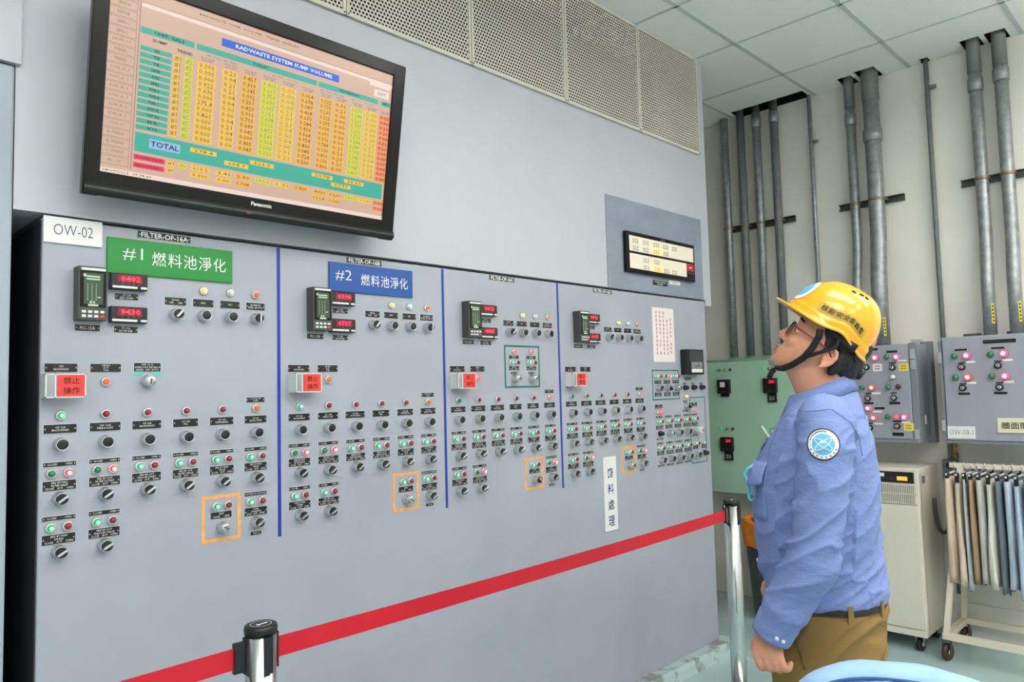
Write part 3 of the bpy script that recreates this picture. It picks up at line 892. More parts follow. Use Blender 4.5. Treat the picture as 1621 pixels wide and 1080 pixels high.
T_('Radwaste', 'scr_dark', 0.085, 0.5375, 0.05, 0.0070)
side = ['DW_SMP_CV', 'SBFDA', 'SBFDB', 'SBFDC', 'SBFDO', 'DRWN_OV', 'PANEL', 'TREND', 'ION_A_1', 'ION_A_2', 'ION_A_3', 'ION_B_1', 'ION_B_2', 'ION_B_3', 'ION_U', 'A_TREND', 'B_TREND', 'U_TREND', 'BS_OV']
sb = MB(); zt = 0.0873
for k in range(19):
    z = zt + 0.0237 * (18 - k)
    for a in ((0.041, 0.107, z, z + 0.0008), (0.041, 0.107, z + 0.0200, z + 0.0208), (0.1062, 0.107, z, z + 0.0208)):
        sb.box(a[0], a[1], -0.0044, -0.0036, a[2], a[3])
    if z < 0.51: T_(side[k], 'scr_line', 0.073, z + 0.0105, 0.0062 * len(side[k]), 0.0085)
sb.build('sidebar_buttons', 'scr_line', sc)
R_('scr_teal', 0.1165, 0.2565, 0.4415, 0.4575); T_('UNIT: GALS', 'scr_dark', 0.190, 0.4495, 0.078, 0.0085, bold=0.02)
R_('scr_teal', 0.2624, 0.6350, 0.4415, 0.4575); T_('TODAY', 'scr_dark', 0.449, 0.4495, 0.048, 0.0075, bold=0.02)
R_('scr_teal', 0.6410, 0.8640, 0.4415, 0.4575); T_('YESTERDAY', 'scr_dark', 0.752, 0.4495, 0.078, 0.0075, bold=0.02)
R_('scr_teal', 0.8755, 0.9140, 0.4415, 0.4575); T_('MTD', 'scr_dark', 0.895, 0.4495, 0.022, 0.0075, bold=0.02)
R_('scr_blue', 0.331, 0.711, 0.4720, 0.4940); T_('RADWASTE SYSTEM SUMP VOLUME', 'scr_white', 0.528, 0.4828, 0.315, 0.0115, bold=0.025)
T_('SUMP', 'scr_dark', 0.166, 0.4295, 0.038, 0.0080, bold=0.02); T_('TREND', 'scr_dark', 0.232, 0.4225, 0.042, 0.0080, bold=0.02)
for x, m in ((0.335, 'scr_bluetext'), (0.530, 'scr_olive'), (0.692, 'scr_bluetext'), (0.805, 'scr_olive')):
    T_('#1 VOL. IN GAL', m, x, 0.4330, 0.086, 0.0065)
for x in (0.294, 0.361, 0.419, 0.480, 0.541, 0.606, 0.670, 0.725, 0.786, 0.841, 0.894):
    T_('UP TO NOW\nAVG GPM', 'scr_dark', x, 0.4205, 0.040, 0.0105)
R_('scr_light', 0.825, 0.910, 0.497, 0.509, lay=2); R_('scr_light', 0.845, 0.905, 0.466, 0.490, lay=2); T_('EXIT', 'scr_bluetext', 0.876, 0.478, 0.030, 0.010)
rows = ['CRD', 'T/B', 'T/B', 'LRWB', 'ACRE', 'SPRS', 'PWR A', 'PWR B', 'PWR C', 'S/W FL', 'S/W EQ', 'RE FL', 'RE EQ']
tb = MB()
for k, rname in enumerate(rows):
    z = 0.3975 - k * 0.01715
    tb.box(0.1188, 0.1985, -0.0044, -0.0036, z, z + 0.0122)
    T_(rname, 'scr_dark', 0.160, z + 0.0061, 0.0052 * len(rname), 0.0075, bold=0.02)
tb.build('row_headings', 'scr_teal', sc)
cols = [(0.2044, 0.2230, 'scr_yellow', '#1', 'scr_brown'), (0.2340, 0.2560, 'scr_lime', '#2', 'scr_olive'), (0.2680, 0.3200, 'scr_yellow', 'n', 'scr_brown'),
        (0.3390, 0.3830, 'scr_yellow', 'm', 'scr_brown'), (0.3945, 0.4430, 'scr_amber', 'n', 'scr_dark'), (0.4555, 0.5060, 'scr_lime', 'n', 'scr_olive'),
        (0.5140, 0.5680, 'scr_yellow', 'm', 'scr_olive'), (0.5805, 0.6310, 'scr_amber', 'n', 'scr_dark'), (0.6475, 0.6940, 'scr_amber', 'n', 'scr_brown'),
        (0.7010, 0.7490, 'scr_amber', 'm', 'scr_brown'), (0.7610, 0.8100, 'scr_lime', 'n', 'scr_olive'), (0.8150, 0.8680, 'scr_yellow', 'm', 'scr_olive'),
        (0.8735, 0.9140, 'scr_orange', 'm', 'scr_brown')]
vals = ['0.000', '0.000', '0.000', '0.922', '0.636', '0.000', '275.8', '0.000', '0.861', '0.000', '0.000', '0.000', '0.000']
r5 = random.Random(11)
for ci, (a, c, m, kind, ink) in enumerate(cols):
    cb_ = MB(); strs = []
    for k in range(13):
        z = 0.3965 - k * 0.01715
        cb_.box(a, c, -0.0044, -0.0036, z, z + 0.0140)
        if kind in ('#1', '#2'): strs.append(kind)
        elif ci == 2: strs.append(vals[k])
        elif kind == 'n': strs.append('0.%03d' % r5.randrange(1000))
        else: strs.append('0.%02d' % r5.choice([0, 0, 1, 21, 4]))
    cb_.build('value_cells', m, sc)
    T_('\n'.join(strs), ink, (a + c) / 2, 0.3965 - 6 * 0.01715 + 0.007, (c - a) * 0.80, 12 * 0.01715 + 0.0088)
R_('scr_teal', 0.1190, 0.9060, 0.1325, 0.1835)
R_('scr_sky', 0.155, 0.236, 0.1480, 0.1725, lay=2); T_('TOTAL', 'ink_blue' if False else 'scr_dark', 0.1955, 0.1602, 0.074, 0.0145, bold=0.02, res=2)
for x0, x1, z0, z1, s_ in ((0.263, 0.3375, 0.1605, 0.1725, '278.4'), (0.361, 0.433, 0.1435, 0.1560, '604.9'), (0.4375, 0.512, 0.1605, 0.1725, '326.5'),
                           (0.640, 0.7145, 0.1625, 0.1745, '2578'), (0.7575, 0.8325, 0.1635, 0.1755, '3535'), (0.7115, 0.783, 0.1445, 0.1560, '5773')):
    R_('scr_yellow', x0, x1, z0, z1, lay=2); T_(s_, 'scr_brown', (x0 + x1) / 2, (z0 + z1) / 2, (x1 - x0) * 0.7, 0.0085)
for z, s_ in ((0.1115, 'NORMAL WASTE'), (0.0905, 'RADWASTE BLDG')):
    R_('scr_red', 0.1188, 0.1982, z, z + 0.0135); T_(s_, 'scr_dark', 0.158, z + 0.0067, 0.066, 0.0065)
for ci, (a, c, m, kind, ink) in enumerate(cols):
    R_(m, a, c, 0.1110, 0.1240); T_(['#1', '#2', '613.2', '3.41', '2.30', '133.0', '3.41', '2.820', '4331', '0.261', '3312', '0.241', '7.01'][ci], ink, (a + c) / 2, 0.1175, (c - a) * 0.8, 0.0085)
    if ci in (0, 2, 3, 4, 8, 9, 12):
        R_(m, a, c, 0.0920, 0.1050); T_(['#0', '', '0.000', '0.00', '0.968', '', '', '', '1114', '0.261', '', '', '7.01'][ci], ink, (a + c) / 2, 0.0985, (c - a) * 0.8, 0.0085)
T_('08/07/2023  09:38:43', 'scr_dark', 0.105, 0.0705, 0.12, 0.0060)

# ================================================================== conduits on the right wall
def conduit(label, y, r, zb, xb=4.80, coupling=None, sleeve=False, bend=None, marks=False, tee=None, mat_='galv'):
    """vertical pipe; bend = (z_top, z_bottom, dx) shifts it away from the wall lower down"""
    t = thing('conduit', label, 'pipe', (xb, y, zb), group='galvanised conduits on the right wall')
    x = XW - 0.035 - r if xb is None else xb
    pts = [(x, y, 3.60)]
    if bend:
        z1, z0, dx = bend
        pts.append((x, y, z1 + 0.05))
        for k in range(9):
            u = k / 8; s_ = u * u * (3 - 2 * u)
            pts.append((x - dx * s_, y, z1 + (z0 - z1) * u))
        pts.append((x - dx, y, zb))
    else:
        pts += [(x, y, 2.6), (x, y, zb)]
    MB().tube(pts, r, 16).build('pipe', mat_, t)
    if sleeve:
        MB().tube([(x, y, 3.59), (x, y, 3.20)], r * 1.08, 16).build('sleeve', 'galv_dull', t)
    if coupling:
        MB().lathe((x, y, coupling), (0, 0, 1), [(-0.036, r * 1.12), (-0.034, r * 1.2), (0.034, r * 1.2), (0.036, r * 1.12)], 16).build('coupling', 'galv', t)
    if tee:
        MB().lathe((x, y, tee), (0, -1, 0), [(0, r * 0.9), (0.045, r * 0.9), (0.047, r * 0.6)], 12).build('tee_stub', 'galv_dull', t)
    if marks:
        b = MB()
        d = Vector((-0.75, -0.66, 0)).normalized()
        xx = pts[-1][0]
        b.obox((xx + d.x * r, y + d.y * r, zb + 0.115), (-d.y, d.x, 0), d, (0, 0, 1), 0.007, 0.0012, 0.055)
        o = b.build('marking_label', 'sticker_yellow', t)
        q = MB()
        for k in range(5):
            q.obox((xx + d.x * (r + .001), y + d.y * (r + .001), zb + 0.075 + k * 0.02), (-d.y, d.x, 0), d, (0, 0, 1), 0.0035, 0.001, 0.006)
        q.build('print', 'ink_dark', o)
    return t
PXC = 4.79
for k, (y, lb) in enumerate(((0.372, 'leftmost of four dark conduits rising from the green cabinet'), (0.247, 'second of four conduits rising from the green cabinet'),
                             (0.129, 'third of four conduits rising from the green cabinet'), (0.002, 'rightmost of four dark conduits rising from the green cabinet'))):
    conduit(lb, y, 0.027, 1.664, PXC, coupling=3.28 if k > 1 else None, mat_='galv_dull' if k in (1, 3) else 'galv')
conduit('thin paint-flecked pipe between the green cabinet conduits and the grey box conduits', -0.232, 0.0135, 0.30, 4.82, tee=3.05)
conduit('bent medium conduit entering the top of the grey lamp box', -0.498, 0.028, 1.676, PXC, coupling=3.12, sleeve=True, bend=(2.35, 1.98, 0.05))
conduit('thickest galvanised conduit behind the yellow helmet', -0.631, 0.046, 1.676, PXC - 0.018, coupling=2.98, sleeve=True, bend=(2.40, 2.02, 0.045), marks=True)
conduit('slim grey pipe between the two grey wall boxes', -0.935, 0.0135, 0.25, 4.82, tee=3.20, mat_='galv_dull')
conduit('left of two thick conduits entering the box marked OW-08-1', -1.188, 0.033, 1.706, PXC, coupling=3.13, sleeve=True, bend=(2.3, 1.95, 0.04), marks=True)
conduit('right of two thick conduits entering the box marked OW-08-1', -1.312, 0.034, 1.706, PXC, coupling=3.15, sleeve=True, bend=(2.3, 1.95, 0.04), marks=True)
def strut(label, ya, yb, z, clamps):
    t = thing('strut_channel', label, 'bracket', (XW, (ya + yb) / 2, z), group='strut channels carrying the conduits')
    b = MB()
    b.box(XW - 0.028, XW - 0.001, yb, ya, z + 0.014, z + 0.020); b.box(XW - 0.028, XW - 0.001, yb, ya, z - 0.020, z - 0.014)
    b.box(XW - 0.006, XW - 0.001, yb, ya, z - 0.014, z + 0.014)
    b.build('channel', 'strut', t)
    for y, r, xc in clamps:
        pts = [(xc + (r + 0.002) * math.sin(a), y + (r + 0.002) * math.cos(a), z) for a in [PI + PI * k / 10 for k in range(11)]]
        pts = [(XW - 0.02, y - r - 0.002, z)] + pts + [(XW - 0.02, y + r + 0.002, z)] if False else [(XW - 0.02, y - r - 0.002, z)] + pts + [(XW - 0.02, y + r + 0.002, z)]
        MB().tube(pts, 0.009, 6, smooth=False, rz=0.0025).build('pipe_clamp', 'clamp', t)
        MB().box(xc - r - 0.012, xc - r + 0.002, y - 0.006, y + 0.006, z - 0.006, z + 0.006).build('clamp_bolt', 'brass', t)
strut('short strut channel behind the four conduits above the green cabinet', 0.42, -0.092, 2.572, [(y, 0.027, PXC) for y in (0.372, 0.247, 0.129, 0.002)])
strut('short strut channel behind the two conduits above the helmet', -0.385, -0.770, 2.580, [(-0.498, 0.028, PXC), (-0.631, 0.046, PXC - .018)])
strut('strut channel behind the two conduits at the right edge', -1.075, -1.50, 2.590, [(-1.188, 0.033, PXC), (-1.312, 0.034, PXC)])

# ================================================================== cabinets on the right wall: local x runs to -Y, front is local -Y
def wallbox(name, label, cat, X, Y0, zbase):
    return thing(name, label, cat, (X, Y0, zbase), rotz=-PI / 2, local=True)
# green cabinet: front at X 4.60, left edge Y 0.485
g = wallbox('wall_cabinet', 'pale green wall cabinet with small controllers behind the man', 'cabinet', 4.60, 0.486, 0.737)
GW, GH = 0.66, 0.898
B('body', 'cabinet_edge', g, 0.0, GW, 0.004, 0.249, 0, GH)
B('door', 'cabinet_green', g, 0.004, GW - 0.004, -0.014, 0.004, 0.006, GH - 0.012, 0.003)
B('top_flange', 'cabinet_edge', g, -0.004, GW + 0.004, -0.006, 0.249, GH - 0.010, GH + 0.006)
def gz(z): return z - 0.737
def gx(y): return 0.486 - y
text(g, 'CONTROL PANEL', 'tag_white', gx(0.255), -0.0150, gz(1.612), 0.10, 0.012)
def small_lamp(x, z, m):
    MB().lathe((x, -0.014, z), NY, [(0, 0.010), (0.006, 0.010), (0.012, 0.007), (0.014, 0.003)], 12).build('pilot_lamp', m, g)
for y0, zz in ((0.381, 1.570), (0.062, 1.567), (0.382, 1.172), (0.062, 1.170)):
    for k, m in enumerate(('lamp_green_lit' if zz < 1.3 or y0 < 0.1 else 'lamp_green', 'brass', 'lamp_dark')):
        small_lamp(gx(y0) + 0.042 * k, gz(zz), m)
for (y, zz, kind) in ((0.344, 1.457, 'w'), (0.016, 1.457, 'r'), (0.340, 1.069, 'r'), (0.012, 1.069, 'r')):
    x, z = gx(y), gz(zz)
    o = MB().box(x - 0.045, x + 0.045, -0.040, -0.012, z - 0.047, z + 0.047, 0.003).build('controller', 'black_plastic', g)
    if kind == 'w':
        B('window', 'tag_white', o, x - 0.022, x + 0.014, -0.0415, -0.039, z - 0.004, z + 0.030)
        B('bracket', 'black_soft', g, x - 0.025, x + 0.032, -0.030, -0.014, z - 0.068, z - 0.045)
    else:
        B('display', 'led_bg', o, x - 0.006, x + 0.040, -0.0412, -0.039, z + 0.012, z + 0.036)
        text(o, '20', 'led_red', x + 0.017, -0.0416, z + 0.024, 0.032, 0.017)
        q = B('base_tag', 'black_soft', g, x - 0.022, x + 0.036, -0.026, -0.014, z - 0.108, z - 0.047)
        text(g, 'TIC-12\nSET PT', 'white_print', x + 0.007, -0.0266, z - 0.083, 0.036, 0.026)
    text(o, '8888', 'dark_grey', x, -0.0406, z - 0.036, 0.05, 0.008)

# grey lamp box beside the man
BX = 4.555
b1 = wallbox('lamp_box', 'grey wall box with glowing red lamps beside the yellow helmet', 'control box', BX, -0.480, 1.115)
W1, H1 = 0.372, 0.560
B('body', 'box_grey', b1, 0.0, W1, 0.006, 0.294, 0.0, H1, 0.006)
B('door', 'box_grey', b1, 0.004, W1 - 0.026, -0.012, 0.006, 0.022, H1 - 0.004, 0.004)
B('hinge_rail', 'box_edge', b1, W1 - 0.024, W1 + 0.012, -0.010, 0.012, 0.05, H1 + 0.005, 0.003)
B('rear_flange', 'box_edge', b1, W1 - 0.02, W1 + 0.022, 0.22, 0.293, -0.012, H1 + 0.018, 0.004)
for z in (H1 - 0.06, H1 - 0.12, 0.05):
    B('latch', 'ring_grey', b1, W1 - 0.020, W1 + 0.006, -0.018, -0.008, z - 0.028, z + 0.028, 0.002)
B('wall_lug', 'ring_grey', b1, W1 - 0.08, W1 - 0.03, 0.23, 0.293, H1 - 0.002, H1 + 0.032, 0.003)
B('key_lock', 'tag_white', b1, W1 + 0.0005, W1 + 0.006, 0.12, 0.14, 0.10, 0.15)
def bx1(y): return -0.480 - y
def bz1(z): return z - 1.115
FY = -0.012
def L1(y, z, kind, s=1.6): lamp(b1, bx1(y), bz1(z), kind, y=FY, s=s * (1.12 if 'lit' in kind else 1), ring='lamp_socket')
def K1(par, x, z): 
    o = MB().lathe((x, FY, z), NY, [(0, 0.018), (0.010, 0.018), (0.012, 0.014)], 16).build('selector_switch', 'black_plastic', par)
    MB().lathe((x, FY - 0.012, z), NY, [(0, 0.011), (0.010, 0.010), (0.011, 0.008)], 14).build('knob_cap', 'ring_grey', o)
    MB().obox((x, FY - 0.0235, z), (0.5, 0, 0.8), (0, 1, 0), (-0.8, 0, 0.5), 0.009, 0.001, 0.0016).build('pointer', 'black_soft', o)
def tg(par, x, z, w, h, s=None): tagplate(par, x, z, w, h, s, w * 0.6, h * 0.45, y=FY, screws=False)
for y, z, k in ((-.597, 1.604, 'rose'), (-.652, 1.603, 'pink_lit'), (-.712, 1.605, 'green'), (-.767, 1.602, 'pink_lit'), (-.740, 1.488, 'white'), (-.567, 1.432, 'green'),
                (-.625, 1.430, 'red_lit'), (-.711, 1.431, 'green'), (-.765, 1.433, 'dark'), (-.598, 1.311, 'pink_lit'), (-.575, 1.257, 'dark'), (-.626, 1.256, 'red_lit'),
                (-.699, 1.263, 'green'), (-.746, 1.262, 'rose'), (-.790, 1.261, 'pink_lit')):
    L1(y, z, k)
for y, z in ((-.597, 1.550), (-.738, 1.543), (-.596, 1.369), (-.737, 1.370), (-.597, 1.198), (-.745, 1.209)):
    K1(b1, bx1(y), bz1(z))
for y, z, w, h in ((-.643, 1.652, .045, .016), (-.739, 1.634, .060, .014), (-.738, 1.569, .040, .008), (-.596, 1.3955, .036, .008), (-.737, 1.3975, .036, .008),
                   (-.597, 1.340, .056, .014), (-.739, 1.340, .060, .016), (-.655, 1.311, .056, .014), (-.597, 1.224, .034, .008), (-.747, 1.163, .062, .022), (-.745, 1.236, .05, .010)):
    tg(b1, bx1(y), bz1(z), w, h)
for y, z, m in ((-.656, 1.546, 'sign_white'), (-.796, 1.543, 'sticker_yellow'), (-.805, 1.205, 'sticker_yellow')):
    B('paper_note', m, b1, bx1(y) - 0.026, bx1(y) + 0.026, FY - 0.0012, FY, bz1(z) - 0.022, bz1(z) + 0.022)
    q = MB()
    for k in range(2): q.box(bx1(y) - 0.016, bx1(y) + 0.014, FY - 0.0018, FY - 0.001, bz1(z) + 0.004 - k * 0.014, bz1(z) + 0.010 - k * 0.014)
    q.build('note_print', 'annun_ink', b1)
for y, z in ((-.790, 1.580), (-.641, 1.397), (-.642, 1.291), (-.644, 1.221), (-.79, 1.231)):
    B('label_strip', 'sign_white', b1, bx1(y) - 0.024, bx1(y) + 0.024, FY - 0.001, FY, bz1(z) - 0.005, bz1(z) + 0.005)

# second grey box, cut by the right edge of the picture
BX2 = 4.56
b2 = wallbox('lamp_box', 'grey wall box marked OW-08-1 at the right edge', 'control box', BX2, -0.984, 1.125)
W2, H2 = 0.75, 0.572
B('body', 'box_grey', b2, 0.0, W2, 0.006, 0.289, 0.0, H2, 0.006)
B('door', 'box_grey', b2, 0.012, W2 - 0.012, -0.012, 0.006, 0.012, H2 - 0.006, 0.004)
B('bottom_lip', 'box_edge', b2, -0.004, W2, -0.008, 0.05, -0.004, 0.010)
B('hinge_rail', 'box_edge', b2, -0.010, 0.008, -0.006, 0.012, 0.03, H2 - 0.02, 0.003)
for z in (0.09, 0.46): B('hinge', 'ring_grey', b2, -0.014, 0.004, -0.012, 0.006, z - 0.03, z + 0.03, 0.002)
for x in (0.09, 0.30): B('wall_lug', 'strut', b2, x - 0.03, x + 0.05, 0.23, 0.288, H2 - 0.002, H2 + 0.024, 0.002)
def bx2(y): return -0.984 - y
def bz2(z): return z - 1.125
for y, z, k in ((-1.054, 1.592, 'green'), (-1.115, 1.592, 'pink_lit'), (-1.224, 1.594, 'green'), (-1.284, 1.594, 'pink_lit'),
                (-1.055, 1.477, 'green'), (-1.115, 1.476, 'red_lit'), (-1.223, 1.478, 'green'), (-1.284, 1.477, 'pink_lit'), (-1.40, 1.594, 'green'), (-1.46, 1.594, 'pink_lit')):
    lamp(b2, bx2(y), bz2(z), k, y=FY, s=2.05 if 'lit' in k else 1.75, ring='lamp_socket')
for y, z in ((-1.085, 1.532), (-1.253, 1.533), (-1.084, 1.419), (-1.254, 1.420), (-1.43, 1.533)):
    K1(b2, bx2(y), bz2(z))
for y, z, w, h in ((-1.265, 1.660, .150, .022), (-1.086, 1.625, .060, .012), (-1.257, 1.625, .062, .012), (-1.085, 1.554, .036, .007), (-1.253, 1.556, .036, .007),
                   (-1.084, 1.441, .036, .007), (-1.254, 1.443, .036, .007), (-1.088, 1.388, .058, .014), (-1.256, 1.389, .062, .014)):
    tg(b2, bx2(y), bz2(z), w, h)
for y, z in ((-1.128, 1.557), (-1.296, 1.560), (-1.126, 1.445), (-1.296, 1.446)):
    B('label_strip', 'sign_white', b2, bx2(y) - 0.022, bx2(y) + 0.022, FY - 0.001, FY, bz2(z) - 0.005, bz2(z) + 0.005)
s = B('sign_plate', 'sign_white', b2, bx2(-0.997), bx2(-1.129), FY - 0.004, FY, bz2(1.147), bz2(1.213), label='white plate lettered OW-08-1')
text(s, 'OW-08-1', 'sign_ink', bx2(-1.063), FY - 0.0044, bz2(1.181), 0.112, 0.026, bold=-0.015, res=2)
s = B('sign_plate', 'sticker_tan', b2, bx2(-1.233), bx2(-1.233) + 0.24, FY - 0.006, FY, bz2(1.183), bz2(1.259), label='cream plate with dark Chinese lettering')
text(s, '牆面開關盤', 'ink_dark', bx2(-1.233) + 0.118, FY - 0.0064, bz2(1.220), 0.205, 0.036, bold=0.012, res=2)

# socket outlet with its brown riser
so = thing('socket_outlet', 'grey twin socket outlet box on the wall below OW-08-1', 'socket', (XW, -0.925, 0.95))
B('box', 'galv_dull', so, XW - 0.045, XW, -0.966, -0.890, 0.885, 1.005, 0.004)
for z in (0.972, 0.918):
    MB().lathe((XW - 0.045, -0.928, z), (-1, 0, 0), [(0, 0.020), (0.004, 0.019)], 16).build('socket', 'black_plastic', so)
ri = thing('riser_pipe', 'short brown pipe rising from the socket outlet box', 'pipe', (XW - 0.03, -0.934, 1.005))
ri2 = MB().tube([(XW - 0.030, -0.955, 1.006), (XW - 0.030, -0.955, 1.122)], 0.012, 12).build('pipe', 'brass', ri)
MB().lathe((XW - 0.030, -0.955, 1.008), (0, 0, 1), [(0, 0.020), (0.03, 0.020), (0.034, 0.015)], 12).build('nut', 'clamp', ri)

# ================================================================== dehumidifier
dh = thing('dehumidifier', 'beige dehumidifier cabinet on casters behind the man', 'dehumidifier', (4.62, -0.655, 0.0))
DX0, DX1, DY0, DY1, DZ0, DZ1 = 4.425, 4.792, -0.872, -0.44, 0.085, 0.985
B('cabinet', 'beige', dh, DX0, DX1, DY0, DY1, DZ0, DZ1, 0.006)
B('front_panel', 'beige', dh, DX0 - 0.010, DX0, DY0 + 0.010, DY1 - 0.010, 0.125, 0.785, 0.003)
B('base_strip', 'beige', dh, DX0 - 0.008, DX0, DY0, DY1, DZ0, 0.118, 0.002)
cp = B('control_strip', 'black_plastic', dh, DX0 - 0.006, DX0, DY0 + 0.022, DY1 - 0.012, 0.905, 0.965, 0.002)
B('display', 'amber_lcd', cp, DX0 - 0.0072, DX0 - 0.005, -0.818, -0.765, 0.918, 0.940)
for k in range(4): MB().lathe((DX0 - 0.006, -0.735 + 0.02 * k, 0.928), (-1, 0, 0), [(0, 0.006), (0.002, 0.005)], 8).build('key', 'dark_grey', cp)
B('brand_sticker', 'sign_white', cp, DX0 - 0.0072, DX0 - 0.005, -0.70, -0.655, 0.935, 0.955)
for z0, z1 in ((0.850, 0.893), (0.797, 0.842)):
    lv = B('louver_recess_shade', 'beige_dark', dh, DX0 - 0.003, DX0, DY0 + 0.02, DY1 - 0.02, z0, z1)  # backing coloured dark for the recess shade between the slats
    q = MB(); n = 42
    for k in range(n):
        y = DY0 + 0.022 + (DY1 - DY0 - 0.044) * k / (n - 1)
        q.box(DX0 - 0.010, DX0 - 0.002, y - 0.0022, y + 0.0022, z0, z1)
    q.box(DX0 - 0.011, DX0 - 0.002, DY0 + 0.012, DY1 - 0.012, z1, z1 + 0.006); q.box(DX0 - 0.011, DX0 - 0.002, DY0 + 0.012, DY1 - 0.012, z0 - 0.004, z0)
    q.build('louver_slats', 'beige', lv)
B('rating_plate', 'galv_dull', dh, 4.48, 4.53, DY0 - 0.0015, DY0, 0.90, 0.94)
B('rating_plate', 'sticker_tan', dh, 4.58, 4.625, DY0 - 0.0015, DY0, 0.905, 0.935)
B('side_seam', 'beige_dark', dh, DX0 + 0.028, DX0 + 0.031, DY0 - 0.0012, DY0, 0.12, 0.96)
def caster(par, x, y, r, zt, m, fork='dark_grey'):
    w = MB().lathe((x, y - 0.012, r), (0.25, 1, 0), [(0, r * 0.75), (0.003, r), (0.021, r), (0.024, r * 0.75)], 18).build('caster_wheel', m, par)
    MB().lathe((x, y - 0.016, r), (0.25, 1, 0), [(0, r * 0.3), (0.032, r * 0.3)], 10).build('hub', 'ring_grey', w)
    f = MB(); f.box(x - 0.014, x + 0.014, y - 0.020, y - 0.016, r * 0.8, zt); f.box(x - 0.014, x + 0.014, y + 0.016, y + 0.020, r * 0.8, zt)
    f.box(x - 0.022, x + 0.022, y - 0.022, y + 0.022, zt - 0.006, zt)
    f.build('caster_fork', fork, par)
for x in (DX0 + 0.04, DX1 - 0.05):
    for y in (DY0 + 0.05, DY1 - 0.05): caster(dh, x, y, 0.036, 0.086, 'rubber', 'ring_grey')
hz = thing('drain_hose', 'dark grey hose looping down beside the beige dehumidifier', 'hose', (4.72, -0.885, 0.62))
MB().tube([(4.64, DY0 - 0.012, 0.80), (4.645, DY0 - 0.014, 0.74), (4.655, DY0 - 0.016, 0.68), (4.68, DY0 - 0.020, 0.625), (4.72, DY0 - 0.026, 0.60), (4.76, DY0 - 0.035, 0.605), (4.80, DY0 - 0.05, 0.64), (4.825, DY0 - 0.058, 0.70), (4.83, DY0 - 0.06, 0.88)], 0.011, 10).build('hose', 'hose', hz)

# ================================================================== clothes rack and the cloths on it
rk = thing('clothes_rack', 'cream tubular rolling rack with maroon casters holding clipped cloths', 'rack', (4.56, -1.45, 0.0))
RX0, RX1, RYa, RYb = 4.40, 4.755, -0.968, -1.95
def rail(name, p, q, w=0.016):
    p, q = Vector(p), Vector(q); d = (q - p)
    s_ = d.cross(Vector((0, 0, 1)) if abs(d.normalized().z) < 0.9 else Vector((0, 1, 0)))
    MB().obox((p + q) / 2, d, s_, d.cross(s_), d.length / 2, w, w).build(name, 'rack_cream', rk)
rail('base_rail', (RX0, RYa + 0.016, 0.125), (RX0, RYb - 0.016, 0.125)); rail('base_rail', (RX1, RYa + 0.016, 0.125), (RX1, RYb - 0.016, 0.125))
for y in (RYa, RYb):
    rail('side_rail', (RX0, y, 0.125), (RX1, y, 0.125))
    yt_ = y + (-0.075 if y == RYa else 0.075)
    rail('leg', (RX0 + 0.005, y, 0.14), (4.562, yt_, 0.99), 0.013); rail('leg', (RX1 - 0.005, y, 0.14), (4.598, yt_, 0.99), 0.013)
rail('top_bar', (4.58, RYa - 0.02, 1.00), (4.58, RYb + 0.02, 1.00), 0.013)
for x in (RX0, RX1):
    for y in (RYa, RYb): caster(rk, x, y, 0.044, 0.110, 'wheel_maroon')
seq = [('tan', 'tan mottled cloth hanging nearest the beige dehumidifier'), ('tan2', 'light tan cloth hanging second from the dehumidifier'), ('greyblue', 'thin blue-grey cloth hanging left of the brown one'),
       ('brown', 'plain brown cloth clipped on the rack'), ('grey', 'mid grey cloth hanging right of the brown one'), ('offwhite', 'off-white cloth beside the slate one on the rack'),
       ('slate', 'dark slate cloth clipped on the rack'), ('blue', 'light blue cloth hanging right of the slate one'), ('paleblue', 'pale blue cloth hanging at the right picture edge'),
       ('towel', 'beige cloth hanging past the pale blue ones')]
wds = [0.030, 0.024, 0.012, 0.018, 0.024, 0.026, 0.020, 0.026, 0.022, 0.024]
y = -0.990
for k, (c, lb) in enumerate(seq):
    hw = wds[k] * 0.74
    yc = y - hw
    t = thing('hanging_cloth', lb, 'cloth', (4.58, yc, 0.375), group='cloths clipped along the rack')
    r6 = random.Random(20 + k); ph = r6.random() * 6
    zb = 0.385 + r6.uniform(-0.02, 0.03)
    R = []
    NZ = 12; n = 36
    for j in range(NZ + 1):
        v = j / NZ; z = zb + (0.945 - zb) * v
        wx = 0.165 + 0.012 * math.sin(3 * v + ph); th = hw * (1.12 - 0.25 * v)
        ring = []
        for i in range(n):
            a = 2 * PI * i / n; ca, sa = math.cos(a), math.sin(a)
            xx = wx * math.copysign(abs(ca) ** 0.45, ca)
            fold = 0.24 * math.sin(xx * 55 + ph + 2.5 * v) + 0.16 * math.sin(xx * 110 + 2 * ph + 5 * v)
            yy = th * (math.copysign(abs(sa) ** 0.6, sa)) + th * fold * (1.15 - 0.8 * v)
            yy = max(-hw - 0.0025, min(hw + 0.0025, yy))
            zz = z + (0.012 * math.sin(xx * 60 + ph) if j == 0 else 0)
            ring.append((4.575 + xx, yc + yy, zz))
        R.append(ring)
    MB().rings(R).build('fabric', 'cloth_' + c, t)
    MB().box(4.40, 4.755, yc - 0.004, yc + 0.004, 0.962, 0.972, 0.002).build('hanger_bar', 'tag_white', t)
    hk = [(4.58, yc, 0.970), (4.58, yc, 0.984)]
    for x in (4.425, 4.72):
        MB().box(x - 0.012, x + 0.012, yc - 0.009, yc + 0.009, 0.925, 0.976, 0.003).build('clip', 'black_plastic', t)
    MB().tube([(4.58, yc, 0.972), (4.566, yc, 0.985), (4.562, yc, 1.004), (4.570, yc, 1.018), (4.584, yc, 1.020), (4.597, yc, 1.010)], 0.003, 6).build('hook', 'ring_grey', t)
    y -= 2 * hw + 0.006

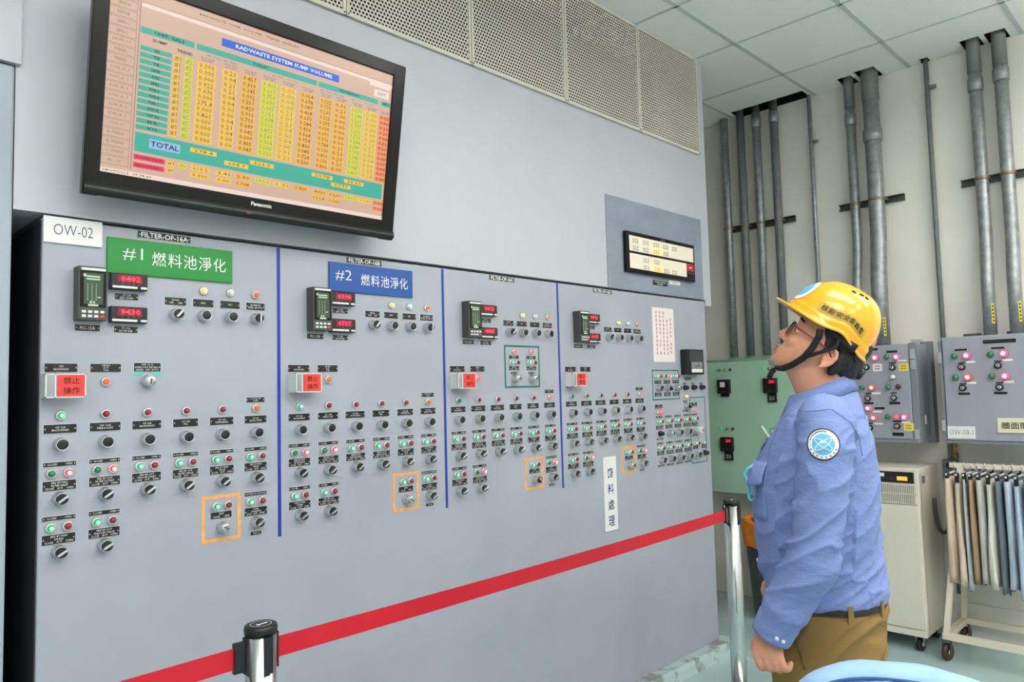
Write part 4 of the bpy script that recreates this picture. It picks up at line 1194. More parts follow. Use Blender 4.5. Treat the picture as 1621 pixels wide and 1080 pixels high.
# ================================================================== waste bin with orange bag
bn = thing('waste_bin', 'dark waste bin with an orange bag folded over its rim', 'bin', (4.50, 0.02, 0.0))
MB().lathe((4.50, 0.02, 0), (0, 0, 1), [(0.0, 0.118), (0.02, 0.122), (0.50, 0.160), (0.585, 0.166), (0.60, 0.170), (0.60, 0.160), (0.40, 0.150)], 28).build('bin_body', 'bin_dark', bn)
Rb = []
for d, r in ((0.455, 0.171), (0.50, 0.174), (0.55, 0.176), (0.60, 0.178), (0.618, 0.172), (0.60, 0.160), (0.48, 0.150)):
    Rb.append([(4.50 + (r + 0.004 * math.sin(7 * a + d * 20) + 0.003 * math.sin(13 * a)) * math.cos(a), 0.02 + (r + 0.004 * math.sin(7 * a + d * 20) + 0.003 * math.sin(13 * a)) * math.sin(a),
                d + 0.008 * math.sin(5 * a + 1)) for a in [2 * PI * i / 48 for i in range(48)]])
MB().rings(Rb, caps=False).build('bin_bag', 'bag_orange', bn)

# ================================================================== stanchions and the red belt
def stanchion(label, x, y):
    t = thing('stanchion', label, 'stanchion', (x, y, 0), group='belt barrier posts')
    MB().lathe((x, y, 0), (0, 0, 1), [(0, 0.155), (0.012, 0.155), (0.022, 0.145), (0.034, 0.060), (0.036, 0.04)], 36).build('base', 'chrome', t)
    MB().lathe((x, y, 0.03), (0, 0, 1), [(0, 0.0345), (0.905, 0.0345)], 32).build('post', 'chrome', t)
    c = MB().lathe((x, y, 0.930), (0, 0, 1), [(0, 0.036), (0.012, 0.0375), (0.019, 0.036), (0.0215, 0.031), (0.0205, 0.028)], 32).build('cap', 'black_plastic', t)
    b = MB()
    for k in range(24):
        a, e = 2 * PI * k / 24, 2 * PI * (k + 1) / 24
        b.add([(x + 0.024 * math.cos(q), y + 0.024 * math.sin(q), 0.9512) for q in (a, e)] + [(x + 0.0225 * math.cos(q), y + 0.0225 * math.sin(q), 0.9512) for q in (e, a)], [(0, 1, 2, 3)])
    b.add([(x - .014, y - .004, .9512), (x - .008, y - .012, .9512), (x - .002, y - .006, .9512), (x - .007, y + .004, .9512)], [(0, 1, 2, 3)])
    b.add([(x - .002, y - .006, .9512), (x + .015, y - .005, .9512), (x + .015, y + .003, .9512), (x - .002, y + .001, .9512)], [(0, 1, 2, 3)])
    b.build('cap_emblem', 'tag_white', c)
    for k, d in enumerate(((1, 0), (-1, 0), (0, -1), (0, 1))):
        q = MB().obox((x + d[0] * 0.035, y + d[1] * 0.035, 0.888), (d[0], d[1], 0), (-d[1], d[0], 0), (0, 0, 1), 0.004, 0.010, 0.040)
        q.build('slot_cover', 'black_plastic', t)
    return t
S1, S2, S3 = (0.815, -0.535), (3.085, -0.487), (-1.10, -0.575)
stanchion('chrome belt post in the front, black capped, before the knobs', *S1)
stanchion('chrome belt post standing beside the man in the blue shirt', *S2)
stanchion('chrome belt post out beyond the left end of the control panel', *S3)
def belt(label, a, c, sag):
    t = thing('barrier_belt', label, 'belt', (a[0], a[1], 0.88))
    d = Vector((c[0] - a[0], c[1] - a[1], 0)); L_ = d.length; d.normalize(); nrm = Vector((-d.y, d.x, 0))
    u0, u1 = 0.058, L_ - 0.040
    b = MB(); N = 40; vs = []
    for side in (-1, 1):
        for i in range(N + 1):
            u = i / N; p = Vector((a[0], a[1], 0)) + d * (u0 + (u1 - u0) * u)
            zc = 0.889 - sag * 4 * u * (1 - u)
            for e in (-0.0235, 0.0235):
                vs.append(p + nrm * (0.0006 * side) + Vector((0, 0, zc + e)))
    m_ = 2 * (N + 1); fs = []
    for i in range(N):
        k = 2 * i
        fs += [(k, k + 1, k + 3, k + 2), (m_ + k, m_ + k + 2, m_ + k + 3, m_ + k + 1), (k, k + 2, m_ + k + 2, m_ + k), (k + 1, m_ + k + 1, m_ + k + 3, k + 3)]
    b.add(vs, fs)
    b.build('webbing', 'belt_red', t)
    e = Vector((a[0], a[1], 0.889)) + d * 0.052
    MB().obox(e, d, nrm, (0, 0, 1), 0.013, 0.006, 0.033).build('belt_clip', 'black_plastic', t)
belt('red belt stretched between the two chrome posts along the panel', S2[:], S1[:], 0.006)
belt('red belt running from the front post out to the left', S1[:], S3[:], 0.004)

# ================================================================== pale blue covered chair, seen only by its top edge
ch = thing('covered_chair', 'pale blue fabric-covered rounded chair back at the bottom edge', 'chair', (1.420, -1.714, 0.0), rotz=math.radians(-70.5), local=True)
# local x across the back, local y away from the viewer
def arch(hw, zt, rr, n=28):
    pts = [(-hw, 0.46)]
    for k in range(n + 1):
        a = PI - PI * k / n
        pts.append((hw * math.copysign(abs(math.cos(a)) ** 0.9, math.cos(a)), zt - rr + rr * math.sin(a) ** 0.9 if 0 < k < n else zt - rr))
    pts.append((hw, 0.46))
    return pts
cvr = MB(); R = []
for y_, dz, dw in ((-0.036, -0.034, -0.030), (-0.040, -0.020, -0.016), (-0.030, -0.006, -0.004), (0.0, 0.0, 0.0), (0.030, -0.006, -0.004), (0.040, -0.02, -0.016), (0.036, -0.034, -0.030)):
    R.append([(x, y_ + 0.004 * math.sin(x * 60), z) for x, z in arch(0.190 + dw, 0.972 + dz, 0.10 + dz * 0.3)])
cvr.rings(R)
cvr.build('back_cover', 'chair_blue', ch)
for sgn in (-1, 1):
    MB().tube([(x, sgn * 0.0385, z) for x, z in arch(0.178, 0.957, 0.095)], 0.0032, 8).build('piping', 'chair_seam', ch)
MB().box(-0.20, 0.20, -0.44, -0.02, 0.42, 0.50, 0.03).build('seat', 'chair_blue', ch)
for x in (-0.17, 0.17):
    for y_ in (-0.40, -0.03):
        MB().tube([(x, y_, 0.0), (x, y_, 0.43)], 0.014, 10).build('leg', 'ring_grey', ch)

# ================================================================== the man
man = thing('person', 'man in blue shirt, khaki trousers and yellow hard hat looking up', 'person', (1.9567, -1.4083, 0.0), rotz=math.radians(111.4), local=True)
AL = math.radians(38); CA, SA = math.cos(AL), math.sin(AL)
def hp(f, y, u):                       # head frame -> body frame (head tilted back)
    return Vector((0.008 + f * CA - u * SA, y, 1.53 + f * SA + u * CA))
HROT = Matrix(((CA, 0, -SA), (0, 1, 0), (SA, 0, CA)))
def sgp(v, p): return math.copysign(abs(v) ** p, v)
def ering(z, b, f, hw, n=36, p=2.3, y0=0.0, tilt=0.0):
    c, rx = (b + f) / 2, (f - b) / 2
    return [(c + rx * sgp(math.cos(a), 2 / p), y0 + hw * sgp(math.sin(a), 2 / p), z + tilt * sgp(math.cos(a), 2 / p)) for a in [2 * PI * i / n for i in range(n)]]

def remesh(mb, voxel, smooth=4, fac=0.5):
    me, _ = mb.mesh('t', None, False)
    o = bpy.data.objects.new('t', me); COL.objects.link(o)
    r = o.modifiers.new('r', 'REMESH'); r.mode = 'VOXEL'; r.voxel_size = voxel; r.use_smooth_shade = True
    if smooth:
        s_ = o.modifiers.new('s', 'SMOOTH'); s_.iterations = smooth; s_.factor = fac
    dg = bpy.context.evaluated_depsgraph_get(); dg.update()
    out = bpy.data.meshes.new_from_object(o.evaluated_get(dg))
    bpy.data.objects.remove(o)
    return out

ARM = [(0.020, 0.150, 1.378), (0.020, 0.196, 1.352), (0.022, 0.226, 1.300), (0.034, 0.240, 1.235), (0.047, 0.247, 1.140), (0.064, 0.248, 1.066), (0.098, 0.245, 1.002), (0.128, 0.240, 0.945), (0.156, 0.236, 0.893)]
ARMR = [(x + 0.012 * min(1, max(0, (1.25 - z) / 0.3)), -y, z + 0.022 * min(1, max(0, (1.25 - z) / 0.3))) for x, y, z in ARM]
# ---- skin: head, neck, hands and the body under the clothes, one surface
sk = MB()
sl = [(0.075, -0.055, 0.112, 0.070), (0.055, -0.060, 0.1165, 0.0735), (0.035, -0.055, 0.1145, 0.0735), (0.018, -0.050, 0.1075, 0.0725), (0.0, -0.045, 0.1085, 0.0715),
      (-0.018, -0.035, 0.1115, 0.0695), (-0.034, -0.022, 0.1150, 0.0655), (-0.050, -0.010, 0.1155, 0.060), (-0.066, 0.010, 0.1130, 0.052), (-0.080, 0.035, 0.1100, 0.040), (-0.089, 0.060, 0.1020, 0.026)]
sk.rings([[hp(x, y, u) for x, y, _ in ering(0, b, f, hw, 36, 2.35)] for u, b, f, hw in sl])
sk.ell(hp(0.022, 0, 0.070), (0.096, 0.077, 0.098), HROT)
sk.tube([hp(0.111, 0, 0.026), hp(0.122, 0, 0.006), hp(0.1300, 0, -0.010), hp(0.123, 0, -0.019)], [0.0080, 0.0095, 0.0120, 0.0100], 10)
for s_ in (-1, 1):
    sk.ell(hp(0.117, s_ * 0.0120, -0.0165), (0.0100, 0.0080, 0.0078), HROT)
    sk.ell(hp(0.088, s_ * 0.040, -0.012), (0.024, 0.022, 0.024), HROT)          # cheek
    sk.tube([hp(0.104, s_ * 0.010, 0.038), hp(0.106, s_ * 0.030, 0.042), hp(0.092, s_ * 0.052, 0.038)], [0.008, 0.009, 0.007], 8)   # brow ridge
    # ear: rim, bowl and lobe
    ex = 0.0745
    rim = [(-0.004, 0.030), (-0.016, 0.027), (-0.023, 0.014), (-0.021, -0.002), (-0.012, -0.016), (-0.002, -0.026)]
    sk.tube([hp(f + 0.006, s_ * (ex + 0.009 + 0.004 * k / 5 * (1 - k / 5) * 4), u - 0.004) for k, (f, u) in enumerate(rim)], [0.0045, 0.005, 0.005, 0.0048, 0.0048, 0.006], 8)
    sk.ell(hp(-0.006, s_ * ex, 0.0), (0.014, 0.0075, 0.024), HROT)
    sk.tube([hp(0.006, s_ * ex, 0.022), hp(0.010, s_ * (ex + 0.003), 0.004), hp(0.004, s_ * (ex + 0.005), -0.018)], [0.004, 0.0055, 0.005], 8)
sk.ell(hp(0.1170, 0, -0.0425), (0.0075, 0.020, 0.0052), HROT)
sk.ell(hp(0.1155, 0, -0.0555), (0.0072, 0.018, 0.0055), HROT)
sk.ell(hp(0.1020, 0, -0.0760), (0.0165, 0.020, 0.0135), HROT)
# neck and torso core
sk.rings([ering(z, b, f, hw, 32, 2.1) for z, b, f, hw in ((1.525, -0.035, 0.105, 0.058), (1.505, -0.042, 0.116, 0.060), (1.477, -0.046, 0.104, 0.061), (1.455, -0.050, 0.097, 0.063), (1.43, -0.055, 0.088, 0.070),
          (1.395, -0.052, 0.085, 0.12), (1.35, -0.055, 0.110, 0.155), (1.25, -0.075, 0.16, 0.17), (1.10, -0.07, 0.185, 0.17), (0.96, -0.065, 0.155, 0.16), (0.84, -0.06, 0.14, 0.155), (0.78, -0.05, 0.12, 0.14))])
def hand(sgn, A):
    e, w = Vector(A[-2]), Vector(A[-1])
    m = lambda x, y, z: Vector((x + (A[-1][0] - 0.156), sgn * y, z + (A[-1][2] - 0.893)))
    sk.tube([Vector(p) for p in A[1:]] + [m(0.163, 0.236, 0.876)], [0.05, 0.05, 0.047, 0.043, 0.040, 0.038, 0.032, 0.027, 0.025], 14)
    # palm: wrist to knuckles, flattened across y
    P = [(0.163, 0.236, 0.885, 0.026, 0.020), (0.167, 0.239, 0.870, 0.029, 0.018), (0.170, 0.243, 0.855, 0.034, 0.0165), (0.170, 0.246, 0.842, 0.036, 0.015), (0.169, 0.247, 0.833, 0.034, 0.013)]
    sk.rings([[m(x + rx * math.cos(a), y + ry * math.sin(a), z) for a in [2 * PI * i / 20 for i in range(20)]] for x, y, z, rx, ry in P])
    for i, (kx, ln) in enumerate(((0.196, 0.95), (0.178, 1.05), (0.160, 1.0), (0.1435, 0.84))):
        z0 = 0.842 - 0.002 * abs(i - 1)
        pts = [m(kx, 0.247, z0), m(kx - 0.004, 0.251, z0 - 0.016 * ln), m(kx - 0.008, 0.249, z0 - 0.029 * ln), m(kx - 0.012, 0.240, z0 - 0.036 * ln), m(kx - 0.017, 0.227, z0 - 0.037 * ln), m(kx - 0.021, 0.217, z0 - 0.029 * ln)]
        sk.tube(pts, [0.0098, 0.0092, 0.0092, 0.0090, 0.0084, 0.0072], 10)
        sk.ell(pts[-1], (0.0072, 0.0072, 0.0072), None, 10, 6)
    th = [m(0.186, 0.232, 0.872), m(0.199, 0.224, 0.858), m(0.203, 0.216, 0.842), m(0.199, 0.211, 0.826)]
    sk.tube(th, [0.012, 0.0115, 0.0105, 0.0082], 10); sk.ell(th[-1], (0.0082,) * 3, None, 10, 6)
hand(1, ARM); hand(-1, ARMR)
for s_ in (-1, 1):
    sk.tube([(0.045, s_ * 0.085, 0.84), (0.05, s_ * 0.09, 0.70), (0.045, s_ * 0.09, 0.48), (0.02, s_ * 0.09, 0.25), (0.015, s_ * 0.09, 0.08)], [0.075, 0.075, 0.055, 0.048, 0.036], 16)
body_me = remesh(sk, 0.0034, 3)
body_me.materials.append(M['skin'])
body = inst('body', body_me, (0, 0, 0), man)

# eyes, brows, lips
for s_ in (-1, 1):
    MB().ell(hp(0.0965, s_ * 0.031, 0.018), (0.0115, 0.0125, 0.0105), HROT).build('eye', 'eye_white', man)
    MB().ell(hp(0.0965, s_ * 0.031, 0.0235), (0.0130, 0.0150, 0.0090), HROT).build('upper_eyelid', 'skin', man)
    MB().ell(hp(0.0960, s_ * 0.031, 0.0080), (0.0125, 0.0145, 0.0070), HROT).build('lower_eyelid', 'skin', man)
    MB().ell(hp(0.1065, s_ * 0.031, 0.0165), (0.003, 0.0055, 0.0050), HROT).build('iris', 'black_soft', man)
    MB().tube([hp(0.112, s_ * 0.014, 0.044), hp(0.112, s_ * 0.032, 0.049), hp(0.098, s_ * 0.054, 0.044)], [0.0028, 0.0035, 0.002], 6).build('eyebrow', 'hair', man)
MB().ell(hp(0.1185, 0, -0.0437), (0.0068, 0.0195, 0.0042), HROT).build('upper_lip', 'lip', man)
MB().ell(hp(0.1170, 0, -0.0545), (0.0066, 0.0175, 0.0046), HROT).build('lower_lip', 'lip', man)
# hair under and behind the helmet
hr = MB()
hr.ell(hp(0.010, 0, 0.060), (0.088, 0.0815, 0.070), HROT)
hr.ell(hp(-0.032, 0, 0.018), (0.050, 0.074, 0.056), HROT)
hr.ell(hp(-0.050, 0, 0.000), (0.034, 0.058, 0.040), HROT)
for s_ in (-1, 1):
    hr.tube([hp(0.022, s_ * 0.073, 0.05), hp(0.020, s_ * 0.0735, 0.025), hp(0.018, s_ * 0.0725, 0.008)], [0.012, 0.009, 0.004], 8, rz=[0.005, 0.004, 0.002])
    hr.ell(hp(-0.026, s_ * 0.066, 0.0), (0.016, 0.012, 0.036), HROT)
hm = remesh(hr, 0.004, 3); hm.materials.append(M['hair']); inst('hair', hm, (0, 0, 0), man)

# ---- shirt
sh = MB()
sh.rings([ering(z, b, f, hw, 48, p) for z, b, f, hw, p in ((1.447, -0.056, 0.080, 0.070, 2.1), (1.432, -0.062, 0.092, 0.082, 2.1), (1.415, -0.066, 0.104, 0.120, 2.2), (1.392, -0.070, 0.122, 0.165, 2.4), (1.355, -0.078, 0.146, 0.190, 2.5), (1.31, -0.088, 0.172, 0.200, 2.5),
          (1.26, -0.096, 0.198, 0.203, 2.4), (1.20, -0.096, 0.205, 0.203, 2.4), (1.13, -0.092, 0.208, 0.200, 2.4), (1.06, -0.090, 0.206, 0.196, 2.4), (1.01, -0.089, 0.200, 0.192, 2.4), (0.972, -0.094, 0.196, 0.194, 2.4), (0.951, -0.098, 0.191, 0.196, 2.4), (0.936, -0.098, 0.184, 0.194, 2.4), (0.926, -0.084, 0.166, 0.178, 2.4))])
SR = [0.078, 0.080, 0.077, 0.069, 0.0635, 0.066, 0.061, 0.053, 0.0475]
SQ = [0.066, 0.066, 0.062, 0.058, 0.056, 0.058, 0.055, 0.050, 0.046]
for A in (ARM, ARMR):
    P = [Vector(p) for p in A]
    sh.tube(P + [P[-1] + (P[-1] - P[-2]).normalized() * 0.012], [r for r in SR] + [0.0455], 28, rz=SQ + [0.044])
sm = remesh(sh, 0.0042, 8, 0.6)
def ridge(p): return (1 - abs(noise.noise(p))) ** 4
def seg_t(p, A):
    best = (9, 0)
    acc = 0
    for a, b in zip(A, A[1:]):
        a, b = Vector(a), Vector(b); d = b - a; t = max(0, min(1, (p - a).dot(d) / d.length_squared)); q = a + d * t
        l = (p - q).length
        if l < best[0]: best = (l, acc + t * d.length)
        acc += d.length
    return best
AL_ = sum((Vector(b) - Vector(a)).length for a, b in zip(ARM, ARM[1:]))
nv = [(v.co.copy(), v.normal.copy()) for v in sm.vertices]
for v, (p, n_) in zip(sm.vertices, nv):
    A = ARM if p.y > 0 else ARMR
    l, t = seg_t(p, A)
    d = 0.0
    if abs(p.y) > 0.175 and t > 0.06 or (abs(p.y) > 0.15 and p.z < 1.0 and t > 0.3):
        k = 1.0 if t < 0.10 else 1.25
        el = math.exp(-((t - 0.335) / 0.10) ** 2)          # elbow
        fr_ = 0.5 + 0.5 * max(0.0, n_.x)
        d += 0.0095 * (ridge(Vector((p.x * 7 - p.z * 4, p.y * 5, p.z * 26 + p.x * 16))) - 0.35) * (0.35 + 1.3 * el * fr_ + 0.5 * math.exp(-((t - 0.13) / 0.06) ** 2))
        d += 0.0036 * noise.noise(Vector((p.x * 14, p.y * 14, p.z * 20)))
        if t > AL_ - 0.055: d *= 0.25
        d += 0.0045 * math.exp(-((t - (AL_ - 0.062)) / 0.018) ** 2)     # fullness above the cuff
    else:
        w_ = math.exp(-((p.z - 0.985) / 0.045) ** 2)
        d += 0.0120 * (ridge(Vector((p.x * 6, p.y * 6 + 3, p.z * 22 + p.x * 9))) - 0.3) * w_
        d += 0.0085 * (ridge(Vector((p.x * 10 + p.z * 8, p.y * 9 + p.z * 5, p.z * 5))) - 0.4) * (1 - w_) * (1 if p.z < 1.38 else 0.2)
        d += 0.0022 * noise.noise(p * 13)
        if n_.x < -0.3: d += 0.012 * (ridge(Vector((p.y * 5, 2.0, p.z * 17 + p.y * 7))) - 0.35) * math.exp(-((p.z - 1.04) / 0.09) ** 2)
    v.co = p + n_ * d
sm.update()
sm.materials.append(M['shirt'])
shirt = inst('shirt', sm, (0, 0, 0), man)
bvs = BVHTree.FromPolygons([v.co for v in sm.vertices], [tuple(p.vertices) for p in sm.polygons])
def hit(o, d, off=0.0012, tree=None):
    q = (tree or bvs).ray_cast(Vector(o), Vector(d).normalized())
    if q[0] is None: return None
    return q[0] - Vector(d).normalized() * off
def drape(pts, d, w, name, m, parent, off=0.0012, tree=None, n=14, flat=None):
    """a thin stitched line laid on the cloth along a polyline"""
    P = []
    pts = [Vector(p) for p in pts]
    for a, b in zip(pts, pts[1:]):
        for k in range(n):
            h = hit(a.lerp(b, k / n) - Vector(d).normalized() * 0.6, d, off, tree)
            if h: P.append(h)
    if len(P) > 2: return MB().tube(P, w, 6).build(name, m, parent)
LEFT = (0, -1, 0)
drape([(0.060, 0, 1.402), (0.098, 0, 1.368), (0.112, 0, 1.30), (0.112, 0, 1.23)], (-0.35, -1, 0), 0.0007, 'armhole_seam', 'shirt_seam', shirt)
drape([(0.062, 0, 1.402), (0.005, 0, 1.408), (-0.034, 0, 1.376), (-0.052, 0, 1.335), (-0.056, 0, 1.29)], LEFT, 0.0007, 'armhole_seam', 'shirt_seam', shirt)
drape([(-0.034, 0, 1.376), (-0.060, 0, 1.388)], (0.5, -1, 0), 0.0007, 'yoke_seam', 'shirt_seam', shirt)
# sleeve patch
def disc_on(cx, cz, r0, r1, m, name, parent, off, d=LEFT, n=28, k=4):
    b = MB(); vs, fs = [], []
    for j in range(k + 1):
        rr = r0 + (r1 - r0) * j / k
        for i in range(n):
            a = 2 * PI * i / n
            h = hit((cx + rr * math.cos(a), 0.8, cz + rr * math.sin(a)), d, off) or Vector((cx, 0.29, cz))
            vs.append(h)
    for j in range(k):
        for i in range(n):
            q = (i + 1) % n
            fs.append((j * n + i, j * n + q, (j + 1) * n + q, (j + 1) * n + i))
    b.add(vs, fs, True)
    return b.build(name, m, parent)
PCX, PCZ = 0.026, 1.331
pt = disc_on(PCX, PCZ, 0.0005, 0.0345, 'sign_white', 'sleeve_patch', shirt, 0.0030)
disc_on(PCX, PCZ, 0.0325, 0.0350, 'ink_dark', 'patch_border', pt, 0.0040, k=2)
disc_on(PCX, PCZ, 0.0005, 0.0235, 'patch_sky', 'patch_field', pt, 0.0040)
ob = MB()
for rot in (0.6, -0.6):
    P = []
    for i in range(25):
        a = 2 * PI * i / 24; x, z = 0.021 * math.cos(a), 0.0065 * math.sin(a)
        h = hit((PCX + x * math.cos(rot) - z * math.sin(rot), 0.8, PCZ + x * math.sin(rot) + z * math.cos(rot)), LEFT, 0.0048)
        if h: P.append(h)
    ob.tube(P, 0.0009, 5)
c_ = hit((PCX, 0.8, PCZ + 0.005), LEFT, 0.0046)
ob.ell(c_, (0.008, 0.001, 0.004), None, 12, 6)
ob.build('patch_emblem', 'sign_white', pt)
pl = MB()
for i in range(20):
    a = 0.35 + (PI - 0.7) * i / 19 if i < 12 else PI + 0.4 + (PI - 0.8) * (i - 12) / 7
    h = hit((PCX + 0.0285 * math.cos(a), 0.8, PCZ + 0.0285 * math.sin(a)), LEFT, 0.0040)
    if h: pl.ell(h, (0.0017, 0.0006, 0.0017), None, 6, 4)
pl.build('patch_lettering', 'sign_ink', pt)
# collar: a folded band with two points in front
def collar_band(top, bot, name):
    b = MB(); n = 44
    def fn(u, v):
        a = math.radians(14 + u * 332)
        c, s_ = math.cos(a), math.sin(a)
        k = [0, 1, 2, 3][round(v * 3)]
        rx, ry, dz = [(0.064, 0.064, -0.008), (0.067, 0.067, 0.022), (0.071, 0.071, 0.024), (0.080, 0.086, -0.016)][k]
        zc = 1.437 - 0.028 * c
        tip = max(0, c) ** 3 * (0.020 if k == 3 else 0)
        return Vector((0.024 + (rx + tip * 0.9 + (0.012 if c > 0 else 0) * c) * c, ry * s_ * (1 - 0.25 * max(0, c) ** 4), zc + dz - tip * 0.9))
    b.grid(fn, n, 3)
    return b.build(name, 'shirt', shirt)
co = collar_band(0, 0, 'collar')
co.modifiers.new('t', 'SOLIDIFY').thickness = 0.003
# front placket, pocket with flap, buttons, cuffs
fr_pts = [(0.0, -0.004, 1.395), (0.0, -0.006, 1.30), (0.0, -0.006, 1.10), (0.0, -0.006, 0.97)]
P = []
for k in range(40):
    z = 1.385 - 0.43 * k / 39
    h = hit((0.6, -0.006, z), (-1, 0, 0), 0.001)
    if h: P.append(h)
MB().tube(P, [0.016] * len(P), 8, rz=0.0022).build('placket', 'shirt', shirt)
for k in (4, 12, 20, 28, 35):
    if k < len(P): MB().ell(P[k] + Vector((0.003, 0, 0)), (0.0025, 0.0055, 0.0055), None, 10, 6).build('button', 'tag_white', shirt)
dpk = Vector((-0.80, -0.60, 0))
def on_chest(u, v, off):                      # u metres along the chest to his left, v height
    s_ = Vector((-0.60, 0.80, 0))
    o = Vector((0.165, 0.085, 0)) + s_ * u + Vector((0, 0, v)) - dpk * 0.5
    return hit(o, dpk, off) or (o + dpk * 0.45)
pk = MB().grid(lambda u, v: on_chest(-0.055 + 0.11 * u, 1.130 + 0.13 * v, 0.003), 10, 10).build('pocket', 'shirt', shirt)
pk.modifiers.new('t', 'SOLIDIFY').thickness = 0.003
fl = MB().grid(lambda u, v: on_chest(-0.058 + 0.116 * u, 1.272 - 0.050 * v - 0.014 * v * (1 - abs(2 * u - 1)), 0.006 + 0.020 * math.sin(v * 1.6) * (0.4 + 0.6 * math.sin(PI * u))), 12, 6).build('pocket_flap', 'shirt', shirt)
fl.modifiers.new('t', 'SOLIDIFY').thickness = 0.003
mk = MB().tube([(0.196, 0.105, 1.262), (0.212, 0.106, 1.252), (0.220, 0.102, 1.240), (0.213, 0.104, 1.225), (0.208, 0.106, 1.200), (0.212, 0.105, 1.182), (0.206, 0.108, 1.173), (0.196, 0.112, 1.180), (0.194, 0.114, 1.205), (0.196, 0.114, 1.235)], 0.0038, 8, rz=0.0022)
mk.build('mask_strap', 'mask_cyan', man)
bd = MB().obox(hit((0.6, 0.050, 1.335), (-1, 0, 0), 0.006), (0.6, 0, 1), (-0.1, 1, 0), (1, 0.1, -0.6), 0.028, 0.012, 0.002).build('badge', 'sticker_tan', man)
for A, s_ in ((ARM, 1), (ARMR, -1)):
    a, b = Vector(A[-2]), Vector(A[-1]); d = (b - a).normalized()
    e = b + d * 0.016
    MB().tube([b - d * 0.034, b - d * 0.030, b + d * 0.010, e], [0.0475, 0.0492, 0.0470, 0.0455], 28, rz=[0.0470, 0.0482, 0.0462, 0.0450], caps=False).build('cuff', 'shirt', shirt).modifiers.new('t', 'SOLIDIFY').thickness = 0.003
    side = Vector((-0.55, s_ * 0.8, 0)); side = (side - d * side.dot(d)).normalized()
    for q in (-0.001, 0.014):
        s2 = (side + d.cross(side) * (0.35 if q > 0 else 0)).normalized()
        MB().ell(b - d * 0.004 + s2 * 0.0485, (0.005, 0.003, 0.005), None, 10, 6).build('button', 'tag_white', shirt)

# ---- trousers, belt, shoes
tr = MB()
tr.rings([ering(z, b, f, hw, 44, 2.4) for z, b, f, hw in ((0.957, -0.082, 0.168, 0.176), (0.945, -0.090, 0.176, 0.184), (0.90, -0.098, 0.182, 0.192), (0.845, -0.096, 0.184, 0.196), (0.80, -0.088, 0.182, 0.196), (0.765, -0.070, 0.165, 0.190))])
for s_ in (-1, 1):
    tr.rings([ering(z, b, f, hw, 32, 2.2, s_ * y0) for z, b, f, hw, y0 in ((0.86, -0.085, 0.170, 0.095, 0.095), (0.80, -0.080, 0.178, 0.100, 0.096), (0.72, -0.056, 0.172, 0.100, 0.098), (0.60, -0.045, 0.150, 0.090, 0.098), (0.48, -0.040, 0.125, 0.080, 0.098),
             (0.35, -0.050, 0.095, 0.074, 0.098), (0.20, -0.055, 0.080, 0.070, 0.098), (0.06, -0.055, 0.085, 0.072, 0.098))])
tm = remesh(tr, 0.0056, 6, 0.6)
nv = [(v.co.copy(), v.normal.copy()) for v in tm.vertices]
for v, (p, n_) in zip(tm.vertices, nv):
    d = 0.009 * (ridge(Vector((p.x * 10 + p.z * 6, p.y * 8, p.z * 12 + p.x * 8))) - 0.35) * (1 if p.z < 0.92 else 0.2) + 0.002 * noise.noise(p * 12)
    v.co = p + n_ * d
tm.update(); tm.materials.append(M['trousers'])
trs = inst('trousers', tm, (0, 0, 0), man)
bvt = BVHTree.FromPolygons([v.co for v in tm.vertices], [tuple(p.vertices) for p in tm.polygons])
drape([(0.125, 0, 0.905), (0.112, 0, 0.86), (0.092, 0, 0.79)], LEFT, 0.0022, 'pocket_seam', 'trouser_seam', trs, tree=bvt)
drape([(-0.085, 0, 0.925), (0.0, 0, 0.921), (0.10, 0, 0.920), (0.16, 0, 0.922)], LEFT, 0.0009, 'waist_seam', 'trouser_seam', trs, tree=bvt)
wb = MB().rings([ering(z, b, f, hw, 44, 2.4) for z, b, f, hw in ((0.925, -0.0985, 0.1845, 0.1925), (0.934, -0.0975, 0.183, 0.1915), (0.946, -0.093, 0.179, 0.188))], caps=False)
wb.build('belt', 'ink_dark', man)
for a in (1.05, 1.9, 2.6, -1.05, -1.9, -2.6):
    c_, s_ = sgp(math.cos(a), 2 / 2.4), sgp(math.sin(a), 2 / 2.4)
    MB().obox((0.044 + 0.142 * c_, 0.1925 * s_, 0.926), (-math.sin(a), math.cos(a), 0), (math.cos(a), math.sin(a), 0), (0, 0, 1), 0.006, 0.003, 0.022).build('belt_loop', 'trousers', trs)
for s_ in (-1, 1):
    MB().rings([ering(z, b, f, hw, 28, 2.3, s_ * 0.098) for z, b, f, hw in ((0.0, -0.085, 0.195, 0.044), (0.02, -0.088, 0.200, 0.047), (0.05, -0.085, 0.185, 0.045), (0.075, -0.078, 0.12, 0.043), (0.10, -0.070, 0.065, 0.040))]).build('shoe', 'black_plastic', man)

